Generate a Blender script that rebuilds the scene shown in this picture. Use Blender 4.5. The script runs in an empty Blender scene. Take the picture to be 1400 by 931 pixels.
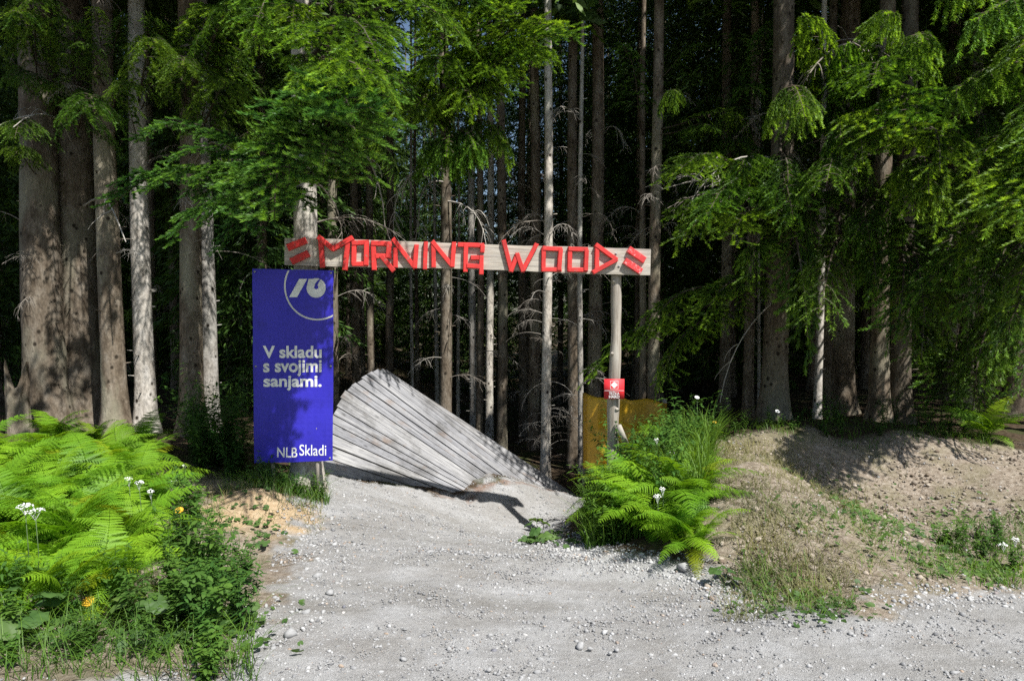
import bpy, math, random
import numpy as np
from mathutils import Vector, Matrix

# ------------------------------------------------------------------ camera, sky, sun, exposure
scene = bpy.context.scene
COL = scene.collection
F, CX, CY = 933.0, 700.0, 465.5          # focal length and centre in photo pixels (1400 x 931)
CAM_H, PITCH = 1.6, math.radians(2.15)
cam_data = bpy.data.cameras.new("camera")
cam = bpy.data.objects.new("camera", cam_data)
COL.objects.link(cam)
cam.location = (0, 0, CAM_H)
cam.rotation_euler = (math.pi / 2 - PITCH, 0, 0)
cam_data.sensor_width = 36.0
cam_data.lens = 36.0 * F / 1400.0
cam_data.clip_start, cam_data.clip_end = 0.05, 2000
scene.camera = cam

SUN = Vector((0.45, -0.52, 1.0)).normalized()      # direction towards the sun
world = bpy.data.worlds.new("World")
scene.world = world
world.use_nodes = True
wn = world.node_tree.nodes
sky = wn.new("ShaderNodeTexSky")
sky.sky_type = 'NISHITA'
sky.sun_disc = False
sky.sun_elevation = math.asin(SUN.z)
sky.sun_rotation = math.atan2(SUN.x, SUN.y)
wn["Background"].inputs[1].default_value = 0.075
world.node_tree.links.new(sky.outputs[0], wn["Background"].inputs[0])
sun_data = bpy.data.lights.new("sun", 'SUN')
sun_data.energy = 5.0
sun_data.angle = math.radians(0.53)
sun_data.color = (1.0, 0.975, 0.94)
sun = bpy.data.objects.new("sun", sun_data)
COL.objects.link(sun)
sun.rotation_euler = SUN.to_track_quat('Z', 'Y').to_euler()
sun.location = SUN * 60
vs = scene.view_settings
vs.view_transform = 'Standard'
vs.look = 'None'
vs.exposure = 0.62
vs.gamma = 1.0
vs.use_curve_mapping = False
scene.render.engine = 'CYCLES'
cy = scene.cycles
cy.max_bounces = 4
cy.diffuse_bounces = 2
cy.glossy_bounces = 2
cy.transmission_bounces = 3
cy.transparent_max_bounces = 4
cy.caustics_reflective = cy.caustics_refractive = False
cy.use_denoising = False
cy.use_adaptive_sampling = True
cy.adaptive_threshold = 0.02
cy.sample_clamp_indirect = 4.0

# ------------------------------------------------------------------ helpers
RNG = np.random.default_rng(7)
random.seed(7)
def at(px, py, d):
    """world point seen at photo pixel (px, py), d metres ahead of the camera"""
    a, b = (px - CX) / F, (CY - py) / F
    v = Vector((a, math.cos(PITCH) + b * math.sin(PITCH), -math.sin(PITCH) + b * math.cos(PITCH)))
    t = d / v.y
    return Vector((0, 0, CAM_H)) + v * t

def make_mesh(name, verts, faces, attrs=None, uv=None, smooth=False):
    """verts (n,3); faces (m,3) or (m,4) array, or list of lists"""
    me = bpy.data.meshes.new(name)
    verts = np.asarray(verts, dtype=np.float32)
    if isinstance(faces, np.ndarray):
        k = faces.shape[1]
        me.vertices.add(len(verts)); me.vertices.foreach_set("co", verts.ravel())
        me.loops.add(faces.size); me.loops.foreach_set("vertex_index", faces.astype(np.int32).ravel())
        me.polygons.add(len(faces)); me.polygons.foreach_set("loop_start", np.arange(0, faces.size, k, dtype=np.int32))
        me.polygons.foreach_set("loop_total", np.full(len(faces), k, dtype=np.int32))
    else:
        me.from_pydata([tuple(map(float, v)) for v in verts], [], [tuple(int(i) for i in f) for f in faces])
    me.update(calc_edges=True)
    for k, v in (attrs or {}).items():
        a = me.attributes.new(k, 'FLOAT', 'POINT')
        a.data.foreach_set("value", np.asarray(v, dtype=np.float32))
    if uv is not None:
        l = me.uv_layers.new(name="UVMap")
        idx = np.empty(len(me.loops), dtype=np.int32)
        me.loops.foreach_get("vertex_index", idx)
        l.data.foreach_set("uv", np.asarray(uv, dtype=np.float32)[idx].ravel())
    if smooth:
        me.polygons.foreach_set("use_smooth", np.ones(len(me.polygons), dtype=bool))
    me.validate()
    return me

class MB:
    """collects triangles / quads (quads are split) with one float attribute"""
    def __init__(self):
        self.v, self.f, self.a, self.n = [], [], [], 0
    def add(self, v, f, a=0.0):
        v = np.asarray(v, float).reshape(-1, 3); f = np.asarray(f, int)
        if f.ndim == 2 and f.shape[1] == 4:
            f = np.concatenate([f[:, [0, 1, 2]], f[:, [0, 2, 3]]])
        self.v.append(v); self.f.append(f + self.n); self.n += len(v)
        self.a.append(np.full(len(v), a) if np.isscalar(a) else np.asarray(a, float))
    def tube(self, pts, radii, sides=6, a=0.0, cap=True):
        pts = np.asarray(pts, float); n = len(pts)
        radii = np.broadcast_to(np.asarray(radii, float), (n,))
        tan = np.gradient(pts, axis=0); tan /= np.linalg.norm(tan, axis=1)[:, None] + 1e-9
        up = np.array([0, 0, 1.0]) if abs(tan[0][2]) < .8 else np.array([1.0, 0, 0])
        s = np.cross(tan, up); s /= np.linalg.norm(s, axis=1)[:, None] + 1e-9
        t = np.cross(s, tan)
        ang = np.arange(sides) * 2 * math.pi / sides
        ring = pts[:, None] + radii[:, None, None] * (np.cos(ang)[None, :, None] * s[:, None] + np.sin(ang)[None, :, None] * t[:, None])
        v = ring.reshape(-1, 3); f = []
        for i in range(n - 1):
            for j in range(sides):
                k = (j + 1) % sides
                f.append((i * sides + j, i * sides + k, (i + 1) * sides + k, (i + 1) * sides + j))
        f = np.array(f)
        self.add(v, f, a)
        if cap and sides > 3:
            for i, o in ((0, 1), (n - 1, 0)):
                c = [list(range(i * sides, i * sides + sides))]
                base = self.n - len(v)
                tri = [(base + c[0][0], base + c[0][j], base + c[0][j + 1]) for j in range(1, sides - 1)]
                self.f.append(np.array([t[::-1] if o else t for t in tri]))
    def box(self, M, sx, sy, sz, a=0.0):
        c = np.array([(x, y, z) for x in (-.5, .5) for y in (-.5, .5) for z in (-.5, .5)]) * (sx, sy, sz)
        v = np.array([M @ Vector(p) for p in c])
        self.add(v, [(0, 1, 3, 2), (4, 6, 7, 5), (0, 4, 5, 1), (2, 3, 7, 6), (0, 2, 6, 4), (1, 5, 7, 3)], a)
    def mesh(self, name, smooth=False):
        return make_mesh(name, np.concatenate(self.v), np.concatenate(self.f), {"tip": np.concatenate(self.a)}, smooth=smooth)

def obj(name, me, mat=None, parent=None, loc=None):
    o = bpy.data.objects.new(name, me)
    COL.objects.link(o)
    if mat is not None and me is not None and len(me.materials) == 0:
        me.materials.append(mat)
    if parent is not None:
        o.parent = parent
    if loc is not None:
        o.location = loc
    return o
def tag(o, label, cat=None, group=None, kind=None):
    if label: o["label"] = label
    if cat: o["category"] = cat
    if group: o["group"] = group
    if kind: o["kind"] = kind
    return o
def empty(name, loc, label, cat, group=None, rz=0):
    o = bpy.data.objects.new(name, None)
    COL.objects.link(o)
    o.empty_display_size = .1
    o.location = loc; o.rotation_euler = (0, 0, rz)
    return tag(o, label, cat, group)
def frame(origin, xdir, up=(0, 0, 1)):
    x = Vector(xdir).normalized(); z0 = Vector(up)
    y = z0.cross(x).normalized(); z = x.cross(y)
    M = Matrix((x, y, z)).transposed().to_4x4(); M.translation = Vector(origin)
    return M

# ------------------------------------------------------------------ materials
def mat(name):
    m = bpy.data.materials.new(name); m.use_nodes = True
    nt = m.node_tree
    return m, nt, nt.nodes["Principled BSDF"], nt.nodes["Material Output"]
def N(nt, kind, **kw):
    n = nt.nodes.new(kind)
    for k, v in kw.items():
        if k.startswith("i_"):
            key = k[2:]
            n.inputs[int(key) if key.isdigit() else key].default_value = v
        else:
            setattr(n, k, v)
    return n
def ramp(nt, src, stops):
    r = nt.nodes.new("ShaderNodeValToRGB")
    e = r.color_ramp.elements
    while len(e) < len(stops): e.new(.5)
    for i, (p, c) in enumerate(stops):
        e[i].position = p; e[i].color = (*c, 1) if len(c) == 3 else c
    nt.links.new(src, r.inputs[0])
    return r.outputs[0]
def mix(nt, fac, a, b, mode='MIX'):
    m = nt.nodes.new("ShaderNodeMix"); m.data_type = 'RGBA'; m.blend_type = mode
    for s, v in ((0, fac), (6, a), (7, b)):
        if isinstance(v, (int, float)): m.inputs[s].default_value = v
        elif isinstance(v, tuple): m.inputs[s].default_value = (*v, 1)
        else: nt.links.new(v, m.inputs[s])
    return m.outputs[2]
def noise(nt, vec, scale, detail=4, rough=.55, out=0):
    n = N(nt, "ShaderNodeTexNoise"); n.inputs["Scale"].default_value = scale
    n.inputs["Detail"].default_value = detail; n.inputs["Roughness"].default_value = rough
    if vec is not None: nt.links.new(vec, n.inputs["Vector"])
    return n.outputs[out]
def mapping(nt, vec, scale, loc=None):
    m = N(nt, "ShaderNodeMapping"); m.inputs["Scale"].default_value = scale
    nt.links.new(vec, m.inputs["Vector"])
    if loc is not None: nt.links.new(loc, m.inputs["Location"])
    return m.outputs[0]
def bump(nt, h, strength, dist, bsdf):
    b = N(nt, "ShaderNodeBump"); b.inputs["Strength"].default_value = strength; b.inputs["Distance"].default_value = dist
    nt.links.new(h, b.inputs["Height"]); nt.links.new(b.outputs[0], bsdf.inputs["Normal"])
    return b
def objrand(nt, k=37.0):
    oi = N(nt, "ShaderNodeObjectInfo")
    m = N(nt, "ShaderNodeMath", operation='MULTIPLY'); m.inputs[1].default_value = k
    nt.links.new(oi.outputs["Random"], m.inputs[0])
    return m.outputs[0], oi.outputs["Random"]

def leaf_mat(name, c0, c1, trans=.35, rough=.5, hue=.12, gloss=.3, wilt=False):
    """c0 old leaf -> c1 young tip through the 'tip' attribute, varied by object and place; thin and translucent"""
    m, nt, b, out = mat(name)
    at_ = N(nt, "ShaderNodeAttribute", attribute_name="tip")
    base = mix(nt, at_.outputs["Fac"], c0, c1)
    geo = N(nt, "ShaderNodeNewGeometry")
    n1 = noise(nt, geo.outputs["Position"], 2.3, 2)
    v = ramp(nt, n1, [(.3, (1 - hue * 3, 1 - hue * 2.6, 1 - hue * 2)), (.7, (1 + hue * 1.6, 1 + hue, 1))])
    base = mix(nt, 1.0, base, v, 'MULTIPLY')
    _, r = objrand(nt)
    rv = ramp(nt, r, [(0, (.68, .82, .85)), (.9, (1.12, 1.05, .9)), (.97, (1.2, .95, .8) if wilt else (1.1, 1.06, .9)), (1, (1.3, .82, .65) if wilt else (1.12, 1.08, .9))])
    base = mix(nt, 1.0, base, rv, 'MULTIPLY')
    nt.links.new(base, b.inputs["Base Color"])
    b.inputs["Roughness"].default_value = rough
    b.inputs["Specular IOR Level"].default_value = gloss
    tr = N(nt, "ShaderNodeBsdfTranslucent")
    tc = mix(nt, 1.0, base, (1.35, 1.25, .55), 'MULTIPLY')
    nt.links.new(tc, tr.inputs["Color"])
    ms = N(nt, "ShaderNodeMixShader"); ms.inputs[0].default_value = trans
    nt.links.new(b.outputs[0], ms.inputs[1]); nt.links.new(tr.outputs[0], ms.inputs[2])
    nt.links.new(ms.outputs[0], out.inputs["Surface"])
    return m

M = {}
def bark(name, c_dark, c_mid, c_light, lichen):
    m, nt, b, out = mat(name)
    tc = N(nt, "ShaderNodeTexCoord")
    k, r = objrand(nt)
    cmb = N(nt, "ShaderNodeCombineXYZ"); nt.links.new(k, cmb.inputs[0]); nt.links.new(k, cmb.inputs[2])
    v = mapping(nt, tc.outputs["Object"], (1, 1, .45), cmb.outputs[0])
    n1 = noise(nt, v, 9, 6, .65)
    n2 = noise(nt, v, 38, 4, .6)
    n3 = noise(nt, v, 2.2, 3)
    c = ramp(nt, n1, [(.3, c_dark), (.5, c_mid), (.72, c_light)])
    c = mix(nt, 1.0, c, ramp(nt, n2, [(.3, (.6, .6, .6)), (.65, (1.15, 1.15, 1.15))]), 'MULTIPLY')
    lf = ramp(nt, n3, [(.5, (0, 0, 0)), (.68, (.7, .7, .7))])
    c = mix(nt, lf, c, lichen)
    vo = N(nt, "ShaderNodeTexVoronoi"); vo.inputs["Scale"].default_value = 7.0
    nt.links.new(mapping(nt, tc.outputs["Object"], (1, 1, .8), cmb.outputs[0]), vo.inputs["Vector"])
    kn = ramp(nt, vo.outputs["Distance"], [(.1, (1, 1, 1)), (.2, (0, 0, 0))])
    c = mix(nt, kn, c, (.035, .028, .02))
    c = mix(nt, 1.0, c, ramp(nt, r, [(0, (.75, .75, .75)), (1, (1.15, 1.12, 1.08))]), 'MULTIPLY')
    nt.links.new(c, b.inputs["Base Color"])
    b.inputs["Roughness"].default_value = .9
    b.inputs["Specular IOR Level"].default_value = .15
    ad = N(nt, "ShaderNodeMath", operation='ADD'); nt.links.new(n1, ad.inputs[0]); nt.links.new(n2, ad.inputs[1])
    bump(nt, ad.outputs[0], .8, .012, b)
    return m
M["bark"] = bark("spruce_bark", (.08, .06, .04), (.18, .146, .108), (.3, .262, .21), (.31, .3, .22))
M["bark_sunlit"] = bark("sunlit_spruce_bark", (.28, .25, .21), (.5, .465, .41), (.64, .61, .56), (.58, .57, .5))  # bark lightened for the sunny trunks: sunlight put into the colour
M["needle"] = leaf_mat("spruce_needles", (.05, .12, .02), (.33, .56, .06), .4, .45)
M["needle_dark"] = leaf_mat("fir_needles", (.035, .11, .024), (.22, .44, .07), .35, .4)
M["crown"] = leaf_mat("crown_foliage", (.03, .068, .016), (.12, .22, .035), .32, .5)
M["fern"] = leaf_mat("fern_frond", (.12, .28, .018), (.3, .53, .032), .42, .5, .1, wilt=True)
M["weed"] = leaf_mat("weed_leaf", (.05, .12, .025), (.13, .26, .045), .35, .5)
M["grass"] = leaf_mat("grass_blade", (.055, .14, .018), (.2, .35, .045), .35, .5)
M["drygrass"] = leaf_mat("dry_grass", (.2, .19, .08), (.4, .36, .2), .3, .7)
M["coltsfoot"] = leaf_mat("broad_leaf", (.055, .12, .03), (.13, .22, .06), .3, .55)

def twig_mat():
    m, nt, b, out = mat("dead_twig")
    _, r = objrand(nt)
    c = ramp(nt, r, [(0, (.2, .17, .135)), (1, (.42, .39, .34))])
    nt.links.new(c, b.inputs["Base Color"]); b.inputs["Roughness"].default_value = .85
    return m
M["twig"] = twig_mat()
M["limb"] = bark("limb_bark", (.04, .03, .022), (.09, .07, .052), (.16, .135, .11), (.12, .12, .09))

def wood(name, dark, mid, light, tint=None, along=(1.2, 22, 22), coords="UV"):
    m, nt, b, out = mat(name)
    tc = N(nt, "ShaderNodeTexCoord")
    k, r = objrand(nt)
    cmb = N(nt, "ShaderNodeCombineXYZ"); nt.links.new(k, cmb.inputs[0]); nt.links.new(k, cmb.inputs[1])
    v = mapping(nt, tc.outputs[coords], along, cmb.outputs[0])
    g = noise(nt, v, 2.4, 6, .7)
    g2 = noise(nt, mapping(nt, tc.outputs[coords], tuple(a * .25 for a in along), cmb.outputs[0]), 5, 3)
    c = ramp(nt, g, [(.28, dark), (.48, mid), (.7, light)])
    c = mix(nt, 1.0, c, ramp(nt, g2, [(.3, (.72, .72, .74)), (.7, (1.12, 1.11, 1.08))]), 'MULTIPLY')
    # knots
    vo = N(nt, "ShaderNodeTexVoronoi"); vo.inputs["Scale"].default_value = 2.6
    nt.links.new(mapping(nt, tc.outputs[coords], (1.0, 3.0, 3.0), cmb.outputs[0]), vo.inputs["Vector"])
    kn = ramp(nt, vo.outputs["Distance"], [(.05, (.85, .85, .85)), (.12, (0, 0, 0))])
    c = mix(nt, kn, c, tuple(.35 * x for x in mid))
    c = mix(nt, 1.0, c, ramp(nt, r, [(0, (.8, .8, .82)), (1, (1.12, 1.1, 1.06))]), 'MULTIPLY')
    if tint:
        pn = noise(nt, tc.outputs[coords], 3.1, 3)
        c = mix(nt, ramp(nt, pn, [(.6, (0, 0, 0)), (.72, (.6, .6, .6))]), c, tint)
        sc_ = noise(nt, N(nt, 'ShaderNodeNewGeometry').outputs['Position'], 1.7, 6, .7)
        c = mix(nt, 1.0, c, ramp(nt, sc_, [(.36, (.55, .54, .52)), (.5, (1, 1, 1)), (.7, (1.12, 1.12, 1.12))]), 'MULTIPLY')
    nt.links.new(c, b.inputs["Base Color"])
    b.inputs["Roughness"].default_value = .75
    b.inputs["Specular IOR Level"].default_value = .25
    bump(nt, g, .5, .004, b)
    return m
M["plank"] = wood("weathered_plank", (.1, .1, .102), (.285, .287, .292), (.43, .433, .44), tint=(.2, .14, .1))
M["board"] = wood("sign_board_wood", (.2, .175, .14), (.42, .39, .335), (.58, .55, .5))
M["post"] = wood("debarked_post", (.16, .135, .105), (.37, .33, .275), (.54, .51, .45), along=(14, 14, 1.0), coords="Object")

def paint(name, base, worn, amt=.62, scale=14, rough=.55):
    m, nt, b, out = mat(name)
    tc = N(nt, "ShaderNodeTexCoord"); k, r = objrand(nt)
    cmb = N(nt, "ShaderNodeCombineXYZ"); nt.links.new(k, cmb.inputs[0])
    n = noise(nt, mapping(nt, tc.outputs["Object"], (1, 1, 1), cmb.outputs[0]), scale, 6, .7)
    c = mix(nt, ramp(nt, n, [(amt, (0, 0, 0)), (amt + .06, (1, 1, 1))]), base, worn)
    c = mix(nt, 1.0, c, ramp(nt, r, [(0, (.85, .85, .85)), (1, (1.08, 1.08, 1.08))]), 'MULTIPLY')
    n2 = noise(nt, mapping(nt, tc.outputs['Object'], (1, 1, 1), cmb.outputs[0]), scale * .4, 5, .65)
    c = mix(nt, 1.0, c, ramp(nt, n2, [(.3, (.72, .72, .72)), (.65, (1.08, 1.08, 1.08))]), 'MULTIPLY')
    nt.links.new(c, b.inputs["Base Color"]); b.inputs["Roughness"].default_value = rough
    bump(nt, n, .2, .002, b)
    return m
M["red"] = paint("red_paint", (.70, .035, .03), (.42, .14, .11), .6, 22, .65)
M["red_worn"] = paint("worn_red_paint", (.72, .05, .05), (.62, .36, .34), .55, 30)
M["sign_red"] = paint("red_sign_print", (.72, .03, .04), (.66, .04, .05), .6)
M["white"] = paint("white_print", (.8, .8, .78), (.74, .74, .72), .6)
M["cream"] = paint("cream_print", (.8, .79, .74), (.72, .71, .66), .6)
M["blue"] = paint("blue_vinyl", (.028, .021, .42), (.024, .018, .36), .55, 3, .5)
def tarp_mat():
    m, nt, b, out = mat("ochre_tarpaulin")
    tc = N(nt, "ShaderNodeTexCoord")
    n = noise(nt, tc.outputs["Object"], 5, 5)
    c = ramp(nt, n, [(.3, (.44, .24, .012)), (.7, (.62, .36, .02))])
    nt.links.new(c, b.inputs["Base Color"]); b.inputs["Roughness"].default_value = .5
    bump(nt, n, .3, .02, b)
    return m
M["tarp"] = tarp_mat()
def flat(name, c, rough=.6):
    m, nt, b, out = mat(name)
    tc = N(nt, "ShaderNodeTexCoord")
    n = noise(nt, tc.outputs["Object"], 60, 2)
    nt.links.new(mix(nt, 1.0, c, ramp(nt, n, [(.3, (.85, .85, .85)), (.7, (1.05, 1.05, 1.05))]), 'MULTIPLY'), b.inputs["Base Color"])
    b.inputs["Roughness"].default_value = rough
    return m
M["petal"] = flat("white_petals", (.8, .8, .76))
M["yellow"] = flat("yellow_petals", (.75, .42, .02))
M["stem"] = flat("plant_stem", (.08, .13, .04))
M["metal"] = flat("steel_screw", (.3, .3, .3), .35)

def stone_mat(name, lo, hi):
    m, nt, b, out = mat(name)
    g = N(nt, "ShaderNodeNewGeometry")
    _, r = objrand(nt)
    c = ramp(nt, g.outputs["Random Per Island"], [(0, lo), (.25, tuple(.5 * (a + b_) for a, b_ in zip(lo, hi))), (.8, hi), (.93, tuple(min(.75, 1.2 * x) for x in hi)), (.97, (.35, .27, .2)), (1, (.2, .2, .22))])
    n = noise(nt, g.outputs["Position"], 90, 3)
    c = mix(nt, 1.0, c, ramp(nt, n, [(.3, (.8, .8, .8)), (.7, (1.1, 1.1, 1.1))]), 'MULTIPLY')
    nt.links.new(c, b.inputs["Base Color"]); b.inputs["Roughness"].default_value = .85
    b.inputs["Specular IOR Level"].default_value = .2
    return m
M["stone"] = stone_mat("limestone_gravel", (.16, .16, .162), (.38, .378, .37))
M["stone_white"] = stone_mat("white_limestone", (.28, .277, .27), (.45, .447, .435))

# ------------------------------------------------------------------ terrain
CTRL = [(-6, 0, 0), (0, 0, 0), (6, 0, 0), (-3, 3, .05), (0, 3, 0), (3, 3, 0), (7, 3, 0), (-1.2, 3.4, 0), (1.4, 3.4, -.02),
        (-4, 5, .22), (-2.6, 4.6, .06), (-2.6, 6.3, .02), (-5, 7, .2), (-1.4, 5, -.12), (-.6, 5, -.17), (.1, 5.4, -.27), (-.8, 6.3, -.34), (-2.0, 6.3, -.02),
        (-2.1, 7.4, -.17), (-1.2, 7.55, -.36), (-.55, 7.75, -.56), (.36, 7.6, -.8),
        (.35, 5.7, -.33), (.2, 6.6, -.55), (1.0, 4.75, -.16), (1.45, 4.4, -.13), (1.05, 6.9, -.12), (1.6, 6.4, .1), (1.4, 5.5, .04),
        (1.85, 3.75, -.05), (2.85, 3.95, -.03), (2.85, 4.7, -.02), (2.2, 6.8, .28), (2.8, 7.0, .33), (4.1, 7.0, .26), (5.2, 7.0, .18), (4.6, 5.6, .04), (4.6, 4.4, .0),
        (2.5, 8.6, .12), (3.5, 9, .15), (5, 9.5, .12), (1.9, 9, -.35), (.5, 11, -.9), (1.5, 12, -.7), (3, 12, -.1), (0, 15, -1.1), (-1.6, 9.6, -.55), (-.8, 10.4, -.85),
        (-3, 8.6, -.1), (-3, 11, -.3), (-5, 9, .0), (-6.4, 8.5, .1), (-4.2, 9.2, -.05), (-8, 14, 0), (8, 14, .1), (8, 8, .2), (-9, 5, .3), (0, 19, -1.3), (-6, 19, -.4), (6, 19, -.4)]
CTRL += [tuple(at(*q)) for q in ((1010, 700, 5.0), (1030, 640, 5.9), (1160, 685, 6.0), (1250, 725, 5.3), (1150, 640, 6.75), (1150, 602, 7.2), (1310, 650, 6.5), (648, 676, 7.98), (658, 668, 8.1), (672, 661, 8.25), (690, 656, 8.4), (716, 659, 8.6), (745, 668, 8.75), (774, 674, 8.9), (795, 684, 8.9), (800, 690, 9.3), (700, 680, 8.1), (740, 688, 8.25), (690, 700, 7.8), (730, 712, 7.75))]
_C = np.array(CTRL, float)
def _tps():
    n = len(_C); d = np.linalg.norm(_C[:, None, :2] - _C[None, :, :2], axis=2)
    K = np.where(d > 0, d * d * np.log(d + 1e-12), 0) + np.eye(n) * .004
    Pm = np.c_[np.ones(n), _C[:, :2]]
    A = np.zeros((n + 3, n + 3)); A[:n, :n] = K; A[:n, n:] = Pm; A[n:, :n] = Pm.T
    return np.linalg.solve(A, np.r_[_C[:, 2], np.zeros(3)])
_W = _tps()
def height(x, y):
    x = np.asarray(x, float); y = np.asarray(y, float)
    xc, yc = np.clip(x, -8, 8).ravel(), np.clip(y, -1, 18).ravel()
    out = np.empty(len(xc))
    for i in range(0, len(xc), 20000):
        a, b = xc[i:i + 20000], yc[i:i + 20000]
        d = np.hypot(a[:, None] - _C[None, :, 0], b[:, None] - _C[None, :, 1])
        out[i:i + 20000] = (d * d * np.log(d + 1e-12)) @ _W[:-3] + _W[-3] + _W[-2] * a + _W[-1] * b
    out = out.reshape(x.shape)
    # small mound of sand left of the path
    out = out + .16 * np.exp(-(((x + 2.14) / .3) ** 2 + ((y - 5.65) / .3) ** 2))
    return out
def h1(x, y): return float(height(np.array([x]), np.array([y]))[0])

def vnoise(x, y, s, seed=0):
    """cheap value noise"""
    r = np.random.default_rng(seed).random((256, 256))
    x, y = np.asarray(x) * s, np.asarray(y) * s
    xi, yi = np.floor(x).astype(int), np.floor(y).astype(int)
    fx, fy = x - xi, y - yi
    fx, fy = fx * fx * (3 - 2 * fx), fy * fy * (3 - 2 * fy)
    g = lambda i, j: r[i % 256, j % 256]
    return (g(xi, yi) * (1 - fx) + g(xi + 1, yi) * fx) * (1 - fy) + (g(xi, yi + 1) * (1 - fx) + g(xi + 1, yi + 1) * fx) * fy

ROAD = np.array([(-9, 2.75), (-1.75, 2.8), (-1.28, 3.0), (-1.33, 4.0), (-1.6, 4.9), (-1.9, 6.0), (-2.15, 7.45), (-1.2, 7.65), (-.5, 7.85), (-.35, 8.3), (-.1, 8.6), (.4, 9.05), (.9, 9.4),
                 (1.1, 8.6), (.7, 7.3), (.42, 6.3), (.5, 5.45), (1.0, 4.85), (1.42, 4.45), (1.6, 3.85), (1.9, 3.62), (2.3, 3.9), (2.9, 3.95), (9, 3.9), (9, -6), (-9, -6)])
def poly_sd(x, y, P):
    """signed distance, positive inside"""
    best = np.full(x.shape, 1e9); inside = np.zeros(x.shape, bool)
    for i in range(len(P)):
        (x0, y0), (x1, y1) = P[i], P[(i + 1) % len(P)]
        dx, dy = x1 - x0, y1 - y0
        t = np.clip(((x - x0) * dx + (y - y0) * dy) / (dx * dx + dy * dy), 0, 1)
        best = np.minimum(best, np.hypot(x - x0 - t * dx, y - y0 - t * dy))
        c = ((y0 > y) != (y1 > y)) & (x < (x1 - x0) * (y - y0) / (y1 - y0 + 1e-12) + x0)
        inside ^= c
    return np.where(inside, best, -best)
BERM = np.array([(1.3, 5.2), (1.5, 4.2), (1.9, 3.5), (3, 3.7), (9, 3.6), (9, 7.2), (5.2, 7.3), (3, 7.3), (2.0, 7.1), (1.7, 6.3)])
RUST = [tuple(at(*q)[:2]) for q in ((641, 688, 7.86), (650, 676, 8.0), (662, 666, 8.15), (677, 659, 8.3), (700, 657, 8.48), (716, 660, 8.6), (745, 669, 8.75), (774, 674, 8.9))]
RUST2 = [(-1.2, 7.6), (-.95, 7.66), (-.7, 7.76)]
def seg_dist(x, y, pts):
    best = np.full(x.shape, 1e9)
    for (x0, y0), (x1, y1) in zip(pts[:-1], pts[1:]):
        dx, dy = x1 - x0, y1 - y0
        t = np.clip(((x - x0) * dx + (y - y0) * dy) / (dx * dx + dy * dy), 0, 1)
        best = np.minimum(best, np.hypot(x - x0 - t * dx, y - y0 - t * dy))
    return best
def axis(a, b, step, lo, hi):
    l = list(np.arange(a, b + 1e-6, step)); s = step
    while l[-1] < hi: s *= 1.22; l.append(l[-1] + s)
    s = step
    while l[0] > lo: s *= 1.22; l.insert(0, l[0] - s)
    return np.array(l)
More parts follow.
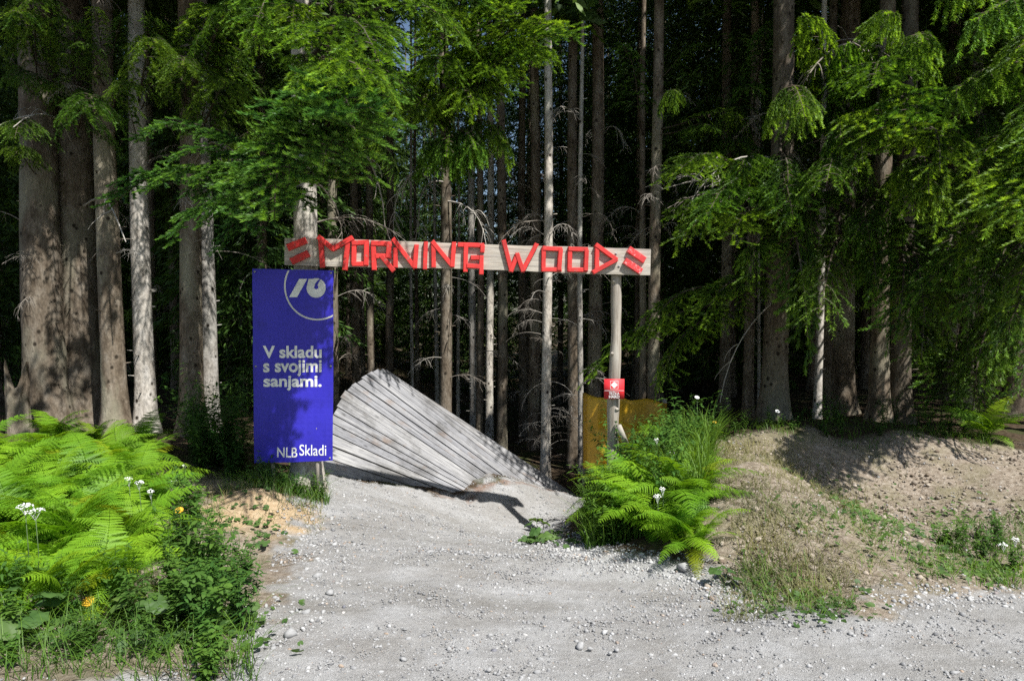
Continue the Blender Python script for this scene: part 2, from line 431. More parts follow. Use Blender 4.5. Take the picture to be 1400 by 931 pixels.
def build_ground():
    xs, ys = axis(-4.6, 6.2, .035, -900, 900), axis(2.4, 9.8, .035, -300, 1500)
    X, Y = np.meshgrid(xs, ys)
    Z = height(X, Y)
    near = np.clip(1 - np.maximum(np.hypot(np.clip(np.abs(X - .8) - 5.4, 0, None), np.clip(np.abs(Y - 6.1) - 3.7, 0, None)) / 3, 0), 0, 1)
    sd = poly_sd(X, Y, ROAD)
    rough = np.clip(.35 - sd, 0, .6) / .6
    Z = Z + near * ((vnoise(X, Y, 2.2, 1) - .5) * .05 * (.4 + rough) + (vnoise(X, Y, 7, 2) - .5) * .022 * (.5 + rough) + (vnoise(X, Y, 17, 3) - .5) * .012)
    Z = Z + (1 - near) * (vnoise(X, Y, .5, 4) - .5) * .2
    gravel = np.clip((sd + (vnoise(X, Y, 6, 5) - .5) * .3 + (vnoise(X, Y, 19, 6) - .5) * .16) / .12 + .5, 0, 1)
    bd = poly_sd(X, Y, BERM)
    dirt = np.clip((bd + (vnoise(X, Y, 4, 8) - .5) * .5) / .2 + .5, 0, 1)
    lb = np.clip(1.2 - np.abs(sd + .5), 0, 1) * (Y < 7.2) * (X < 0)
    dirt = np.maximum(dirt, np.clip(lb, 0, 1))
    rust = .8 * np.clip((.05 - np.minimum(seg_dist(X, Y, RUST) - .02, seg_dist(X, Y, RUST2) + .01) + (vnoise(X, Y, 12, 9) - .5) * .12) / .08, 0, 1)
    sand = np.clip((1.15 - np.hypot((X + 2.1) / .46, (Y - 5.5) / .46) + (vnoise(X, Y, 8, 10) - .5) * .9) / .35, 0, 1)
    ny, nx = X.shape
    i = np.arange(nx * ny).reshape(ny, nx)
    faces = np.stack([i[:-1, :-1], i[:-1, 1:], i[1:, 1:], i[1:, :-1]], -1).reshape(-1, 4)
    me = make_mesh("ground", np.stack([X, Y, Z], -1).reshape(-1, 3), faces,
                   dict(gravel=gravel.ravel(), dirt=dirt.ravel(), rust=rust.ravel(), sand=sand.ravel()), smooth=True)
    m, nt, b, out = mat("ground")
    g = N(nt, "ShaderNodeNewGeometry"); p = g.outputs["Position"]
    A = lambda n: N(nt, "ShaderNodeAttribute", attribute_name=n).outputs["Fac"]
    n_f, n_m, n_c = noise(nt, p, 160, 3, .7), noise(nt, p, 24, 5, .65), noise(nt, p, 2.2, 4)
    litter = ramp(nt, n_m, [(.3, (.035, .024, .015)), (.55, (.085, .06, .038)), (.75, (.14, .11, .075))])
    moss = mix(nt, ramp(nt, n_c, [(.5, (0, 0, 0)), (.65, (.7, .7, .7))]), litter, (.04, .07, .015))
    grav = ramp(nt, n_f, [(.28, (.24, .24, .237)), (.5, (.385, .385, .38)), (.72, (.5, .5, .49))])
    grav = mix(nt, 1.0, grav, ramp(nt, n_m, [(.3, (.82, .81, .8)), (.7, (1.08, 1.08, 1.08))]), 'MULTIPLY')
    grav = mix(nt, 1.0, grav, ramp(nt, n_c, [(.35, (.84, .82, .79)), (.65, (1.06, 1.06, 1.06))]), 'MULTIPLY')
    wv = N(nt, 'ShaderNodeTexNoise'); wv.inputs['Scale'].default_value = 1.3; wv.inputs['Detail'].default_value = 3
    nt.links.new(mapping(nt, p, (.35, 1.6, 1)), wv.inputs['Vector'])
    grav = mix(nt, 1.0, grav, ramp(nt, wv.outputs[0], [(.36, (.84, .83, .81)), (.52, (1.03, 1.03, 1.03)), (.66, (.92, .91, .9))]), 'MULTIPLY')
    soil = ramp(nt, n_m, [(.28, (.14, .108, .078)), (.5, (.31, .255, .195)), (.74, (.48, .425, .355))])
    soil = mix(nt, 1.0, soil, ramp(nt, n_f, [(.3, (.7, .7, .7)), (.7, (1.15, 1.15, 1.15))]), 'MULTIPLY')
    soil = mix(nt, ramp(nt, n_c, [(.45, (0, 0, 0)), (.62, (.55, .55, .55))]), soil, (.2, .185, .1))
    c = mix(nt, A("dirt"), moss, soil)
    c = mix(nt, A("gravel"), c, grav)
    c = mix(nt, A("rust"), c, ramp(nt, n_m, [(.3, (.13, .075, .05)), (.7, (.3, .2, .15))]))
    c = mix(nt, A("sand"), c, ramp(nt, n_m, [(.3, (.36, .25, .14)), (.7, (.55, .43, .28))]))
    nt.links.new(c, b.inputs["Base Color"])
    b.inputs["Roughness"].default_value = .95; b.inputs["Specular IOR Level"].default_value = .1
    ad = N(nt, "ShaderNodeMath", operation='ADD'); nt.links.new(n_f, ad.inputs[0]); nt.links.new(n_m, ad.inputs[1])
    bump(nt, ad.outputs[0], .9, .012, b)
    o = obj("ground", me, m)
    tag(o, "pale gravel path, bare earth bank and brown forest floor", kind="structure")
build_ground()

# ------------------------------------------------------------------ wooden ramp (fan of planks)
T_ARC = [(441, 664, 7.50), (441, 640, 7.62), (444, 612, 7.74), (450, 585, 7.86), (456, 566, 7.96), (468, 548, 8.08), (481, 531, 8.22), (492, 524, 8.34), (508, 515, 8.5), (523, 507, 8.68), (533, 509.5, 8.86), (546, 517, 9.05)]
B_ARC = [(639, 700, 7.78), (641, 694, 7.84), (645, 688, 7.92), (650, 683, 8.0), (658, 679, 8.1), (668, 674, 8.24), (682, 670, 8.4), (698, 669, 8.56), (716, 670, 8.72), (738, 673, 8.9), (764, 677, 9.1), (796, 682, 9.32)]
def arc_pt(arc, u):
    f = u * (len(arc) - 1); i = min(int(f), len(arc) - 2); t = f - i
    return at(*arc[i]).lerp(at(*arc[i + 1]), t)
def build_ramp():
    ramp_o = empty("wooden_ramp", at(640, 690, 7.9), "weathered grey wooden ramp of fanned planks beside the blue banner", "ramp")
    inv = Matrix.Translation(-ramp_o.location)
    us = [0, .07, .14, .2, .255, .31, .36, .41, .465, .52, .57, .625, .675, .72, .765, .815, .865, .91, .955, 1.0]
    rnd = random.Random(3)
    tvals = [-.012, .15, .32, .5, .68, .85, 1.03]
    for i in range(len(us) - 1):
        u0, u1 = us[i], us[i + 1]
        g = .0045 + rnd.random() * .004
        w0, w1 = (g if i else 0), g
        ext0, ext1 = rnd.uniform(-.025, .012), rnd.uniform(0, .05)
        vv, uvs = [], []
        lift = rnd.uniform(-.006, .006)
        for t in tvals:
            tt = t + (ext0 if t < 0 else 0) + (ext1 if t > 1 else 0)
            width = lambda u: arc_pt(T_ARC, u).lerp(arc_pt(B_ARC, u), tt)
            a, b_ = width(u0), width(u1)
            e = (b_ - a)
            L = e.length
            a2, b2 = a + e * min(.3, w0 / L), b_ - e * min(.3, w1 / L)
            along = (arc_pt(B_ARC, (u0 + u1) / 2) - arc_pt(T_ARC, (u0 + u1) / 2)).normalized()
            n = e.cross(along).normalized()
            if n.y > 0: n = -n
            if n.z < 0 and abs(n.z) > .5: n = -n
            a2, b2 = a2 + n * lift, b2 + n * (lift + rnd.uniform(-.0015, .0015))
            s = tt * 2.4
            for p, v in ((a2, 0), (b2, L), (b2 - n * .04, L), (a2 - n * .04, 0)):
                vv.append(inv @ p); uvs.append((s, v + i * 1.7))
        ff = []
        for k in range(len(tvals) - 1):
            for j in range(4):
                q = (j + 1) % 4
                ff.append((k * 4 + j, (k + 1) * 4 + j, (k + 1) * 4 + q, k * 4 + q))
        ff.append((0, 1, 2, 3)); e_ = (len(tvals) - 1) * 4; ff.append((e_ + 3, e_ + 2, e_ + 1, e_))
        obj("plank", make_mesh("plank", vv, ff, uv=uvs), M["plank"], ramp_o)
    # carrying frame under the planks
    for u, dz in ((.42, 0), (.75, 0), (.95, 0)):
        for t in (.06, .45):
            top = arc_pt(T_ARC, u).lerp(arc_pt(B_ARC, u), t) + Vector((.02, .1, -.1))
            z0 = h1(top.x, top.y) - .1
            if top.z - z0 < .15: continue
            mb = MB(); mb.tube([inv @ Vector((top.x, top.y, z0)), inv @ top], .05, 8)
            obj("support_post", mb.mesh("support_post"), M["post"], ramp_o)
build_ramp()

# ------------------------------------------------------------------ gate: board, post and red letters
GL, GR = at(389, 344, 6.30), at(889.5, 358, 6.62)
def build_gate():
    gate = empty("trail_gate_sign", (1.0, 6.7, h1(1.0, 6.7)), "weathered plank sign reading MORNING WOOD in red slat letters above the path", "sign")
    inv = Matrix.Translation(-gate.location)
    Mb = frame(GL, GR - GL); Mi = Mb.inverted()
    nrm = -(Mb.to_3x3() @ Vector((0, 1, 0)))          # towards the camera
    L = (GR - GL).length
    def loc(px, py):
        """photo pixel -> (along, up) on the board's front face"""
        c = Vector((0, 0, CAM_H)); r = at(px, py, 5.0) - c
        t = (GL - c).dot(nrm) / r.dot(nrm)
        q = Mi @ (c + r * t)
        return q.x, q.z
    # board: gently uneven plank, 5 cm thick
    rnd = random.Random(5); n = 40; vv, uvs, ff = [], [], []
    for i in range(n + 1):
        s = i / n; x = s * L
        half = .122 + .004 * math.sin(s * 9) + rnd.uniform(-.0015, .0015)
        bow = .004 * math.sin(s * 5)
        for (y, z) in ((0, -half), (0, -half * .33), (0, half * .33), (0, half), (.05, half), (.05, -half)):
            vv.append(inv @ (Mb @ Vector((x, y, z + bow)))); uvs.append((x, z + y))
    for i in range(n):
        for j in range(6):
            k = (j + 1) % 6
            ff.append((i * 6 + j, (i + 1) * 6 + j, (i + 1) * 6 + k, i * 6 + k))
    ff += [(5, 4, 3, 2, 1, 0), tuple(n * 6 + j for j in range(6))]
    obj("board", make_mesh("board", vv, ff, uv=uvs), M["board"], gate)
    # letters
    LET = [("equals_mark", "red", 9, [(394, 339, 419, 329), (399, 358, 422.5, 347)]),
           ("letter", "red", 6.6, [(439, 325, 441.5, 366), (435.5, 324, 456.5, 341.5), (455, 341.5, 483, 325.5), (476.5, 328, 472, 369.5)]),
           ("letter", "red", 6.2, [(484.7, 332, 484, 362), (481.5, 333, 504.5, 331.8), (501.7, 332, 501, 363), (482, 361.3, 503.5, 361.3)]),
           ("letter", "red", 6.4, [(510.8, 333, 512, 369.5), (508, 333, 536, 334), (532.5, 334, 531, 353), (514, 350.5, 535, 350.8), (521.6, 350, 538.8, 371)]),
           ("letter", "red", 6.0, [(541, 339, 541, 366), (537.4, 326.7, 568, 367), (569.7, 335, 567.3, 367)]),
           ("letter", "red", 5.6, [(582.3, 331, 581, 368.5)]),
           ("letter", "red", 6.0, [(592.5, 334, 593, 366), (590.8, 330.4, 619, 365), (620.7, 331.6, 618.3, 365.3)]),
           ("letter", "red", 6.0, [(626, 335, 661.6, 336), (637, 334, 636, 372), (659.7, 336, 659, 345.5), (643.6, 352.7, 660, 352.7), (658, 350, 657.7, 375.5), (638, 363.8, 656, 365)]),
           ("letter", "red", 6.0, [(688, 328.7, 699, 371.7), (697.8, 371.7, 707.5, 347), (706, 347, 714.8, 371.7), (713.6, 371.7, 733.5, 333.5)]),
           ("letter", "red", 6.0, [(742.7, 339, 742.3, 371), (741.5, 340, 768, 341.3), (765.8, 341, 763.4, 370), (740.3, 368.9, 767, 368.9)]),
           ("letter", "red", 6.0, [(778.7, 340, 778, 371), (776.3, 340.8, 803, 341.8), (801, 342, 799.8, 370.5), (776.3, 369.2, 802.3, 369.2)]),
           ("letter", "red", 6.0, [(815.6, 336, 815, 371), (813.5, 335, 842.5, 356), (842.5, 355, 809.5, 373)]),
           ("equals_mark", "red_worn", 9, [(858.5, 341, 880.5, 356.5), (853, 357, 875.5, 372)])]
    for li, (nm, mt, wpx, strokes) in enumerate(LET):
        cx = np.mean([s[0] for s in strokes]), np.mean([s[1] for s in strokes])
        lx, lz = loc(*cx)
        le = bpy.data.objects.new(nm, None); COL.objects.link(le); le.parent = gate
        le.location = inv @ (Mb @ Vector((lx, 0, lz)))
        tri = Matrix.Translation(-(Mb @ Vector((lx, 0, lz))))
        for si, (x0, y0, x1, y1) in enumerate(strokes):
            a, b_ = loc(x0, y0), loc(x1, y1)
            dv = Vector((b_[0] - a[0], 0, b_[1] - a[1])); ln = dv.length + .004
            cen = Vector(((a[0] + b_[0]) / 2, 0, (a[1] + b_[1]) / 2))
            w = wpx * 6.45 / F; th = .036 + .0045 * (si % 3) + .0009 * si
            cen.y = -th / 2 - .001
            x = dv.normalized(); y = Vector((0, 1, 0)); z = x.cross(y)
            Ms = Matrix((x, y, z)).transposed().to_4x4(); Ms.translation = cen
            c = []
            # slat with chamfered front edges
            bev = .004
            for X in (-ln / 2, ln / 2):
                sg = 1 if X < 0 else -1
                for (yy, zz, ins) in ((th / 2, -w / 2, 0), (-th / 2 + bev, -w / 2, 0), (-th / 2, -w / 2 + bev, bev), (-th / 2, w / 2 - bev, bev), (-th / 2 + bev, w / 2, 0), (th / 2, w / 2, 0)):
                    c.append(tri @ (Mb @ (Ms @ Vector((X + sg * ins, yy, zz)))))
            ff = [(j, (j + 1) % 6, 6 + (j + 1) % 6, 6 + j) for j in range(6)] + [(5, 4, 3, 2, 1, 0), (6, 7, 8, 9, 10, 11)]
            obj("slat", make_mesh("slat", c, ff), M[mt], le)
    # post: debarked log with knots, and the short cut strut beside it
    mb = MB()
    b0 = at(836, 640, 6.7); b0.z = h1(b0.x, b0.y) - .25
    b1 = at(843.5, 372, 6.69)
    pts, rad = [], []
    for i in range(29):
        s = i / 28; p = b0.lerp(b1, s)
        pts.append(inv @ (p + Vector((.006 * math.sin(s * 11), 0, 0))))
        rad.append(.062 - .012 * s + .003 * math.sin(s * 31) + .004 * math.sin(s * 13 + 1))
    mb.tube(pts, rad, 14)
    post = obj("post", mb.mesh("post", True), M["post"], gate)
    for (px, py, r) in ((838.5, 385, .02), (836.5, 484, .016), (843, 560, .018)):
        p = at(px, py, 6.64); k = MB()
        k.tube([inv @ (p + Vector((.01, .03, 0))), inv @ (p + Vector((0, 0, 0.004))), inv @ (p + Vector((-.006, -.014, .008)))], [r * 1.4, r, r * .55], 8)
        obj("knot", k.mesh("knot", True), M["post"], post)
    s0, s1 = at(846, 582, 6.56), at(856, 607, 6.62)
    st = MB(); st.tube([inv @ s0, inv @ s1], [.027, .03], 10)
    obj("cut_strut", st.mesh("cut_strut"), M["board"], gate)
    for px, py in ((407, 333), (409, 356), (842, 347), (846, 364)):
        x, z = loc(px, py)
        sc = MB(); sc.tube([inv @ (Mb @ Vector((x, .01, z))), inv @ (Mb @ Vector((x, -.006, z)))], .011, 8)
        obj("screw", sc.mesh("screw"), M["metal"], gate)
    return gate
build_gate()

# ------------------------------------------------------------------ flat print: text and shapes on signs
def text_mesh(body, bold=0.0, thick=.001, shear=0):
    cu = bpy.data.curves.new("print", 'FONT'); cu.body = body; cu.size = 1; cu.offset = bold; cu.extrude = 0; cu.resolution_u = 6; cu.shear = shear
    o = bpy.data.objects.new("print", cu); COL.objects.link(o)
    dg = bpy.context.evaluated_depsgraph_get(); dg.update()
    me = bpy.data.meshes.new_from_object(o.evaluated_get(dg))
    bpy.data.objects.remove(o); bpy.data.curves.remove(cu)
    return me
def fit(me, x0, x1, z0, z1, y, T, keep=None):
    """lay a text mesh (in XY) on a board's local XZ plane, filling the box"""
    v = np.empty(len(me.vertices) * 3, np.float32); me.vertices.foreach_get("co", v); v = v.reshape(-1, 3)
    lo, hi = v.min(0), v.max(0)
    s = (x1 - x0) / (hi[0] - lo[0]); sz = (z1 - z0) / (hi[1] - lo[1])
    out = np.stack([x0 + (v[:, 0] - lo[0]) * s, np.full(len(v), y), z0 + (v[:, 1] - lo[1]) * sz], 1)
    out = np.array([T @ Vector(p) for p in out], np.float32)
    me.vertices.foreach_set("co", out.ravel()); me.update()
    return me
def poly_mesh(pts2, y, T, faces=None):
    v = [T @ Vector((p[0], y, p[1])) for p in pts2]
    return make_mesh("print", v, faces or [tuple(range(len(v)))])

def build_banner():
    TL, TR, BL, BR = at(345, 367.5, 6.20), at(456, 370, 6.30), at(347.5, 633, 6.20), at(455, 629, 6.30)
    root = empty("advertising_banner", ((BL + BR) / 2), "tall blue banner with cream lettering standing before the ramp", "banner")
    inv = Matrix.Translation(-root.location)
    def pt(px, py, off=0.0):
        s = (px - 345) / 111.0; t = (py - (367.5 + 2.5 * s)) / (265.5 - 6.5 * s)
        top, bot = TL.lerp(TR, s), BL.lerp(BR, s)
        p = top.lerp(bot, t)
        n = (TR - TL).cross(BL - TL).normalized()
        if n.y > 0: n = -n
        wav = .016 * math.sin(t * 7 + 1.0) * math.sin(s * 2.2) + .006 * math.sin(t * 17 + s * 6) + .004 * math.sin(s * 11 + t * 4)
        return inv @ (p + n * (off + wav))
    nx, ny = 12, 36; vv, ff = [], []
    for side in (0, -.006):
        for j in range(ny + 1):
            for i in range(nx + 1):
                s, t = i / nx, j / ny
                vv.append(pt(345 + 111 * s, 367.5 + 2.5 * s + t * (265.5 - 6.5 * s), side))
    W_, O = nx + 1, (nx + 1) * (ny + 1)
    for j in range(ny):
        for i in range(nx):
            a = j * W_ + i
            ff.append((a, a + W_, a + W_ + 1, a + 1)); ff.append((O + a, O + a + 1, O + a + W_ + 1, O + a + W_))
    for i in range(nx):
        ff.append((i, i + 1, O + i + 1, O + i)); a = ny * W_ + i; ff.append((a, O + a, O + a + 1, a + 1))
    for j in range(ny):
        a = j * W_; ff.append((a, O + a, O + a + W_, a + W_)); a += nx; ff.append((a, a + W_, O + a + W_, O + a))
    sheet = obj("sheet", make_mesh("sheet", vv, ff, smooth=False), M["blue"], root)
    def px_mesh(name, pts, faces, m, off=.003):
        return obj(name, make_mesh(name, [pt(x, y, off) for x, y in pts], faces), m, root)
    def txt(name, body, box, bold, m, off=.003):
        me = text_mesh(body, bold)
        v = np.empty(len(me.vertices) * 3, np.float32); me.vertices.foreach_get("co", v); v = v.reshape(-1, 3)
        lo, hi = v.min(0), v.max(0); x0, y0, x1, y1 = box
        new = []
        for p in v:
            px = x0 + (p[0] - lo[0]) / (hi[0] - lo[0]) * (x1 - x0)
            py = y1 - (p[1] - lo[1]) / (hi[1] - lo[1]) * (y1 - y0)
            new.append(pt(px, py, off))
        me.vertices.foreach_set("co", np.array(new, np.float32).ravel()); me.update()
        obj(name, me, m, root)
    txt("lettering", "V skladu", (358.5, 472, 439.5, 489), .028, M["cream"])
    txt("lettering", "s svojimi", (358.5, 491.5, 439.5, 514), .028, M["cream"])
    txt("lettering", "sanjami.", (358.5, 513, 439.5, 533.5), .028, M["cream"])
    txt("lettering", "NLB", (377.5, 611, 406, 624.5), .01, M["cream"])
    txt("lettering", "Skladi", (409, 607, 447, 622), .004, M["white"])
    # ring, cut by the top and right edges
    cx, cy_, r0, r1 = 434, 391.5, 43.8, 46.0
    pts, faces = [], []
    seg = [a for a in np.linspace(math.radians(25), math.radians(250), 90)]
    for a in seg:
        for r in (r0, r1):
            x, y = cx + r * math.cos(a), cy_ + r * math.sin(a)
            pts.append((min(x, 455.3), max(y, 368.9 + (x - 345) * .0225)))
    for i in range(len(seg) - 1):
        q = [pts[2 * i], pts[2 * i + 1], pts[2 * i + 3], pts[2 * i + 2]]
        if all(p[0] > 455.2 for p in q): continue
        if all(p[1] <= 369.0 + (p[0] - 345) * .0226 for p in q): continue
        faces.append((2 * i, 2 * i + 1, 2 * i + 3, 2 * i + 2))
    px_mesh("ring", pts, faces, M["cream"])
    px_mesh("emblem", [(395, 406), (406, 406), (420, 381.4), (409, 381.4)], [(0, 1, 2, 3)], M["cream"])
    disc = [(432.4 + 13.2 * math.cos(a), 393.6 + 13.2 * math.sin(a)) for a in np.linspace(0, 2 * math.pi, 40, endpoint=False)]
    px_mesh("emblem", disc, [tuple(range(40))], M["cream"])
    px_mesh("emblem", [(422, 381.4), (436.5, 381.4), (424.5, 402), (419.6, 391)], [(0, 1, 2, 3)], M["cream"], .0036)
    dot = [(432.6 + 2.8 * math.cos(a), 392.6 + 2.8 * math.sin(a)) for a in np.linspace(0, 2 * math.pi, 20, endpoint=False)]
    px_mesh("emblem", dot, [tuple(range(20))], M["blue"], .0046)
    px_mesh("emblem", [(429.8, 392.6), (431, 388), (434.5, 383.5), (439.6, 380.2), (437.2, 384.2), (434.6, 388.5), (433.3, 391.5)], [(0, 1, 6), (1, 2, 5, 6), (2, 3, 4, 5)], M["blue"], .0046)
    for px, py in ((348.5, 371.5), (452.5, 373.5), (350.5, 629.5), (452, 625.5), (348.7, 500), (452.5, 500)):
        e = MB(); c = pt(px, py, .002); c2 = pt(px, py, .006)
        e.tube([c, c2], .009, 10); obj("eyelet", e.mesh("eyelet"), M["metal"], root)
    # two short dark feet
    for px in (372, 433):
        p = inv @ at(px, 629, 6.27); q = at(px, 629, 6.27); z0 = h1(q.x, q.y) - .1
        mb = MB(); mb.tube([(p.x, p.y + .02, z0 - root.location.z), (p.x, p.y + .02, p.z + .3)], .018, 8)
        obj("foot", mb.mesh("foot"), M["post"], root)
build_banner()

def build_trail_sign():
    a, b_ = at(826, 518, 6.60), at(853.5, 518, 6.60)
    h = 27.3 * 6.6 / F; w = (b_ - a).length
    root = empty("trail_grade_sign", (a.x + w / 2, 6.6, a.z - h), "small square red sign with white diamond reading TEŽKA HARD on the post", "sign")
    T = Matrix.Identity(4); y = -.004
    mb = MB(); mb.box(Matrix.Translation((0, 0, h / 2)), w, .008, h)
    obj("plate", mb.mesh("plate"), M["sign_red"], root)
    def q(name, pts, y=-.0055, faces=None, m="white"):
        obj(name, poly_mesh([((x - .5) * w, (1 - z) * h) for x, z in pts], y, T, faces), M[m], root)
    q("divider", [(.02, .575), (.98, .575), (.98, .595), (.02, .595)])
    o, i = .3, .325
    q("square_outline", [(.3, .1), (.7, .1), (.7, .5), (.3, .5), (.318, .118), (.682, .118), (.682, .482), (.318, .482)], faces=[(0, 1, 5, 4), (1, 2, 6, 5), (2, 3, 7, 6), (3, 0, 4, 7)])
    q("diamond", [(.5, .13), (.67, .3), (.5, .47), (.33, .3)], -.006)
    for body, z0, z1 in (("TEŽKA", .62, .8), ("HARD", .82, .965)):
        me = fit(text_mesh(body, .02), -.26 * w, .26 * w, (1 - z1) * h, (1 - z0) * h, -.0055, T)
        obj("lettering", me, M["white"], root)
build_trail_sign()

def build_tarp():
    """ochre mat hung round a trunk behind the post"""
    root = empty("protective_mat", at(852, 660, 8.9), "ochre yellow protective mat hanging behind the post and ferns", "mat")
    path = [(797, 9.3), (799, 9.0), (803, 8.82), (818, 8.74), (834, 8.78), (850, 8.72), (868, 8.8), (888, 8.9), (905, 9.0), (912, 9.2)]
    inv = -root.location; n = 54; rows = 16; vv, ff = [], []
    for side in (0, .05):
        for j in range(rows + 1):
            t = j / rows
            for i in range(n + 1):
                s = i / n * (len(path) - 1); k = min(int(s), len(path) - 2); f = s - k; f = f * f * (3 - 2 * f) * .5 + f * .5
                px = path[k][0] * (1 - f) + path[k + 1][0] * f; d = path[k][1] * (1 - f) + path[k + 1][1] * f
                top = 540 + (px - 800) * .085 + 2.2 * math.sin(px * .14)
                py = top * (1 - t) + 640 * t
                d += .015 * math.sin(px * .2 + t * 3) + .02 * math.sin(t * 9 + px * .08) + (.05 if abs(t - .42) < .04 else 0)
                p = at(px, py, d) + Vector((0, side, 0)) + inv
                vv.append(p)
    W_, O = n + 1, (n + 1) * (rows + 1)
    for j in range(rows):
        for i in range(n):
            a = j * W_ + i
            ff.append((a, a + W_, a + W_ + 1, a + 1)); ff.append((O + a, O + a + 1, O + a + W_ + 1, O + a + W_))
    for i in range(n):
        ff.append((i, i + 1, O + i + 1, O + i))
    for j in range(rows):
        a = j * W_; ff.append((a, O + a, O + a + W_, a + W_)); a += n; ff.append((a, a + W_, O + a + W_, O + a))
    obj("padding", make_mesh("padding", vv, ff, smooth=True), M["tarp"], root)
    for px, d in ((799, 9.3), (909, 9.3)):
        p = at(px, 545, d) + inv; q = at(px, 545, d); mb = MB()
        mb.tube([(p.x, p.y, h1(q.x, q.y) - .2 - root.location.z), (p.x, p.y, p.z)], .03, 8)
        obj("stake", mb.mesh("stake"), M["post"], root)
build_tarp()

# ------------------------------------------------------------------ spruce trees: shared pieces
def unit(v):
    v = np.asarray(v, float); return v / (np.linalg.norm(v) + 1e-9)
def needles(mb, pts, rng, per_m, ln, wd, a0, a1, spread=1.0):
    """needle triangles round a twig polyline"""
    pts = np.asarray(pts, float)
    seg = np.diff(pts, axis=0); sl = np.linalg.norm(seg, axis=1); tot = sl.sum(); n = max(3, int(tot * per_m))
    cum = np.r_[0, np.cumsum(sl)]
    s = rng.random(n) * tot
    k = np.clip(np.searchsorted(cum, s) - 1, 0, len(seg) - 1)
    f = ((s - cum[k]) / (sl[k] + 1e-9))[:, None]
    p = pts[k] + seg[k] * f; d = seg[k] / (sl[k][:, None] + 1e-9)
    r = rng.normal(size=(n, 3)); r -= (r * d).sum(1)[:, None] * d; r /= np.linalg.norm(r, axis=1)[:, None] + 1e-9
    r[:, 2] = np.abs(r[:, 2]) * .75 - .15
    q = rng.normal(size=(n, 3)); w = np.cross(r, d) + .35 * q; w /= np.linalg.norm(w, axis=1)[:, None] + 1e-9
    dirn = d * .8 + r * spread; dirn /= np.linalg.norm(dirn, axis=1)[:, None]
    L = ln * (.7 + .6 * rng.random(n))[:, None]
    v = np.stack([p - w * wd / 2, p + w * wd / 2, p + dirn * L], 1).reshape(-1, 3)
    a = np.repeat(a0 + (a1 - a0) * (s / tot) ** 2 + rng.normal(size=n) * .08, 3)
    mb.add(v, np.arange(3 * n).reshape(-1, 3), np.clip(a, 0, 1))

def gen_bough(seed, hang=.3, L=1.8, width=.4, young=.9, dens=430, nl=.027, nw=.0082, arch=.1, tw=.052, s0=.28):
    """needled branch from (0,0,0) to (L,0,0); returns wood mesh and needle mesh"""
    rng = np.random.default_rng(seed); W_, Nn = MB(), MB()
    t = np.linspace(0, 1, 12)
    ax = np.stack([t * L, .05 * L * np.sin(t * 4 + seed) * t * (1 - t), L * (arch * np.sin(t * math.pi) - .05 * np.sin(t * 2 * math.pi))], 1)
    W_.tube(ax, np.linspace(.016, .004, 12), 5)
    axf = lambda s: np.array([np.interp(s, t, ax[:, i]) for i in range(3)])
    needles(Nn, [axf(s) for s in np.linspace(.7, 1, 5)], rng, dens, nl, nw, .3, young)
    s = s0; side = 1
    while s < .985:
        l = width * L * (1 - s) ** .7 * rng.uniform(.45, 1.1) + .09
        p0 = axf(s); n = 6
        fwd = rng.uniform(.5, 1.0); pts = [p0]; d = unit([fwd, side * 1.0, rng.uniform(-.15, .3)])
        for k in range(n):
            d = unit(d + np.array([.03, rng.normal() * .07, -hang * .34 * (.5 + k / n)]))
            pts.append(pts[-1] + d * l / n)
        pts = np.array(pts)
        W_.tube(pts, np.linspace(.005, .002, n + 1), 3, cap=False)
        yb = young * rng.uniform(.55, 1.1)
        needles(Nn, pts[1:], rng, dens, nl, nw, .05, yb)
        q = .1
        sd = 1
        while q < .98:
            pb = np.array([np.interp(q, np.linspace(0, 1, n + 1), pts[:, i]) for i in range(3)])
            kk = min(int(q * n), n - 1); dd = unit(pts[kk + 1] - pts[kk])
            perp = unit(np.cross(dd, [0, 0, 1]))
            tl = (.075 + .13 * (1 - q)) * rng.uniform(.7, 1.3) * (1 + hang * .35)
            td = unit(dd * .85 + perp * sd * .75 + np.array([0, 0, -.1 - hang * .45 + rng.normal() * .15]))
            tp = [pb]
            for k in range(3):
                td = unit(td + np.array([0, 0, -.3 * hang + .05]) + rng.normal(size=3) * .07); tp.append(tp[-1] + td * tl / 3)
            needles(Nn, tp, rng, dens, nl, nw, .08, yb * rng.uniform(.7, 1.2))
            q += tw / l * rng.uniform(.7, 1.3); sd = -sd
        s += .036 * rng.uniform(.7, 1.3); side = -side
    return W_.mesh("limb"), Nn.mesh("needles")

BOUGH = {}
for i in range(4): BOUGH["spruce%d" % i] = gen_bough(20 + i, hang=[.2, .38, .55, .3][i], width=[.33, .27, .25, .36][i], young=1.25, dens=520)
for i in range(2): BOUGH["hang%d" % i] = gen_bough(40 + i, hang=1.25, width=.27, young=1.25, arch=.06, dens=480)
for i in range(2): BOUGH["fir%d" % i] = gen_bough(60 + i, hang=.12, width=.38, young=1.0, dens=520, nl=.032, nw=.0095, tw=.062, s0=.3)
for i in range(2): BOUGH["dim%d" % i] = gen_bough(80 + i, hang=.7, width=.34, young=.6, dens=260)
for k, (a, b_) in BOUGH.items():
    a.materials.append(M["limb"]); b_.materials.append(M["needle_dark"] if k.startswith("fir") else M["needle"])

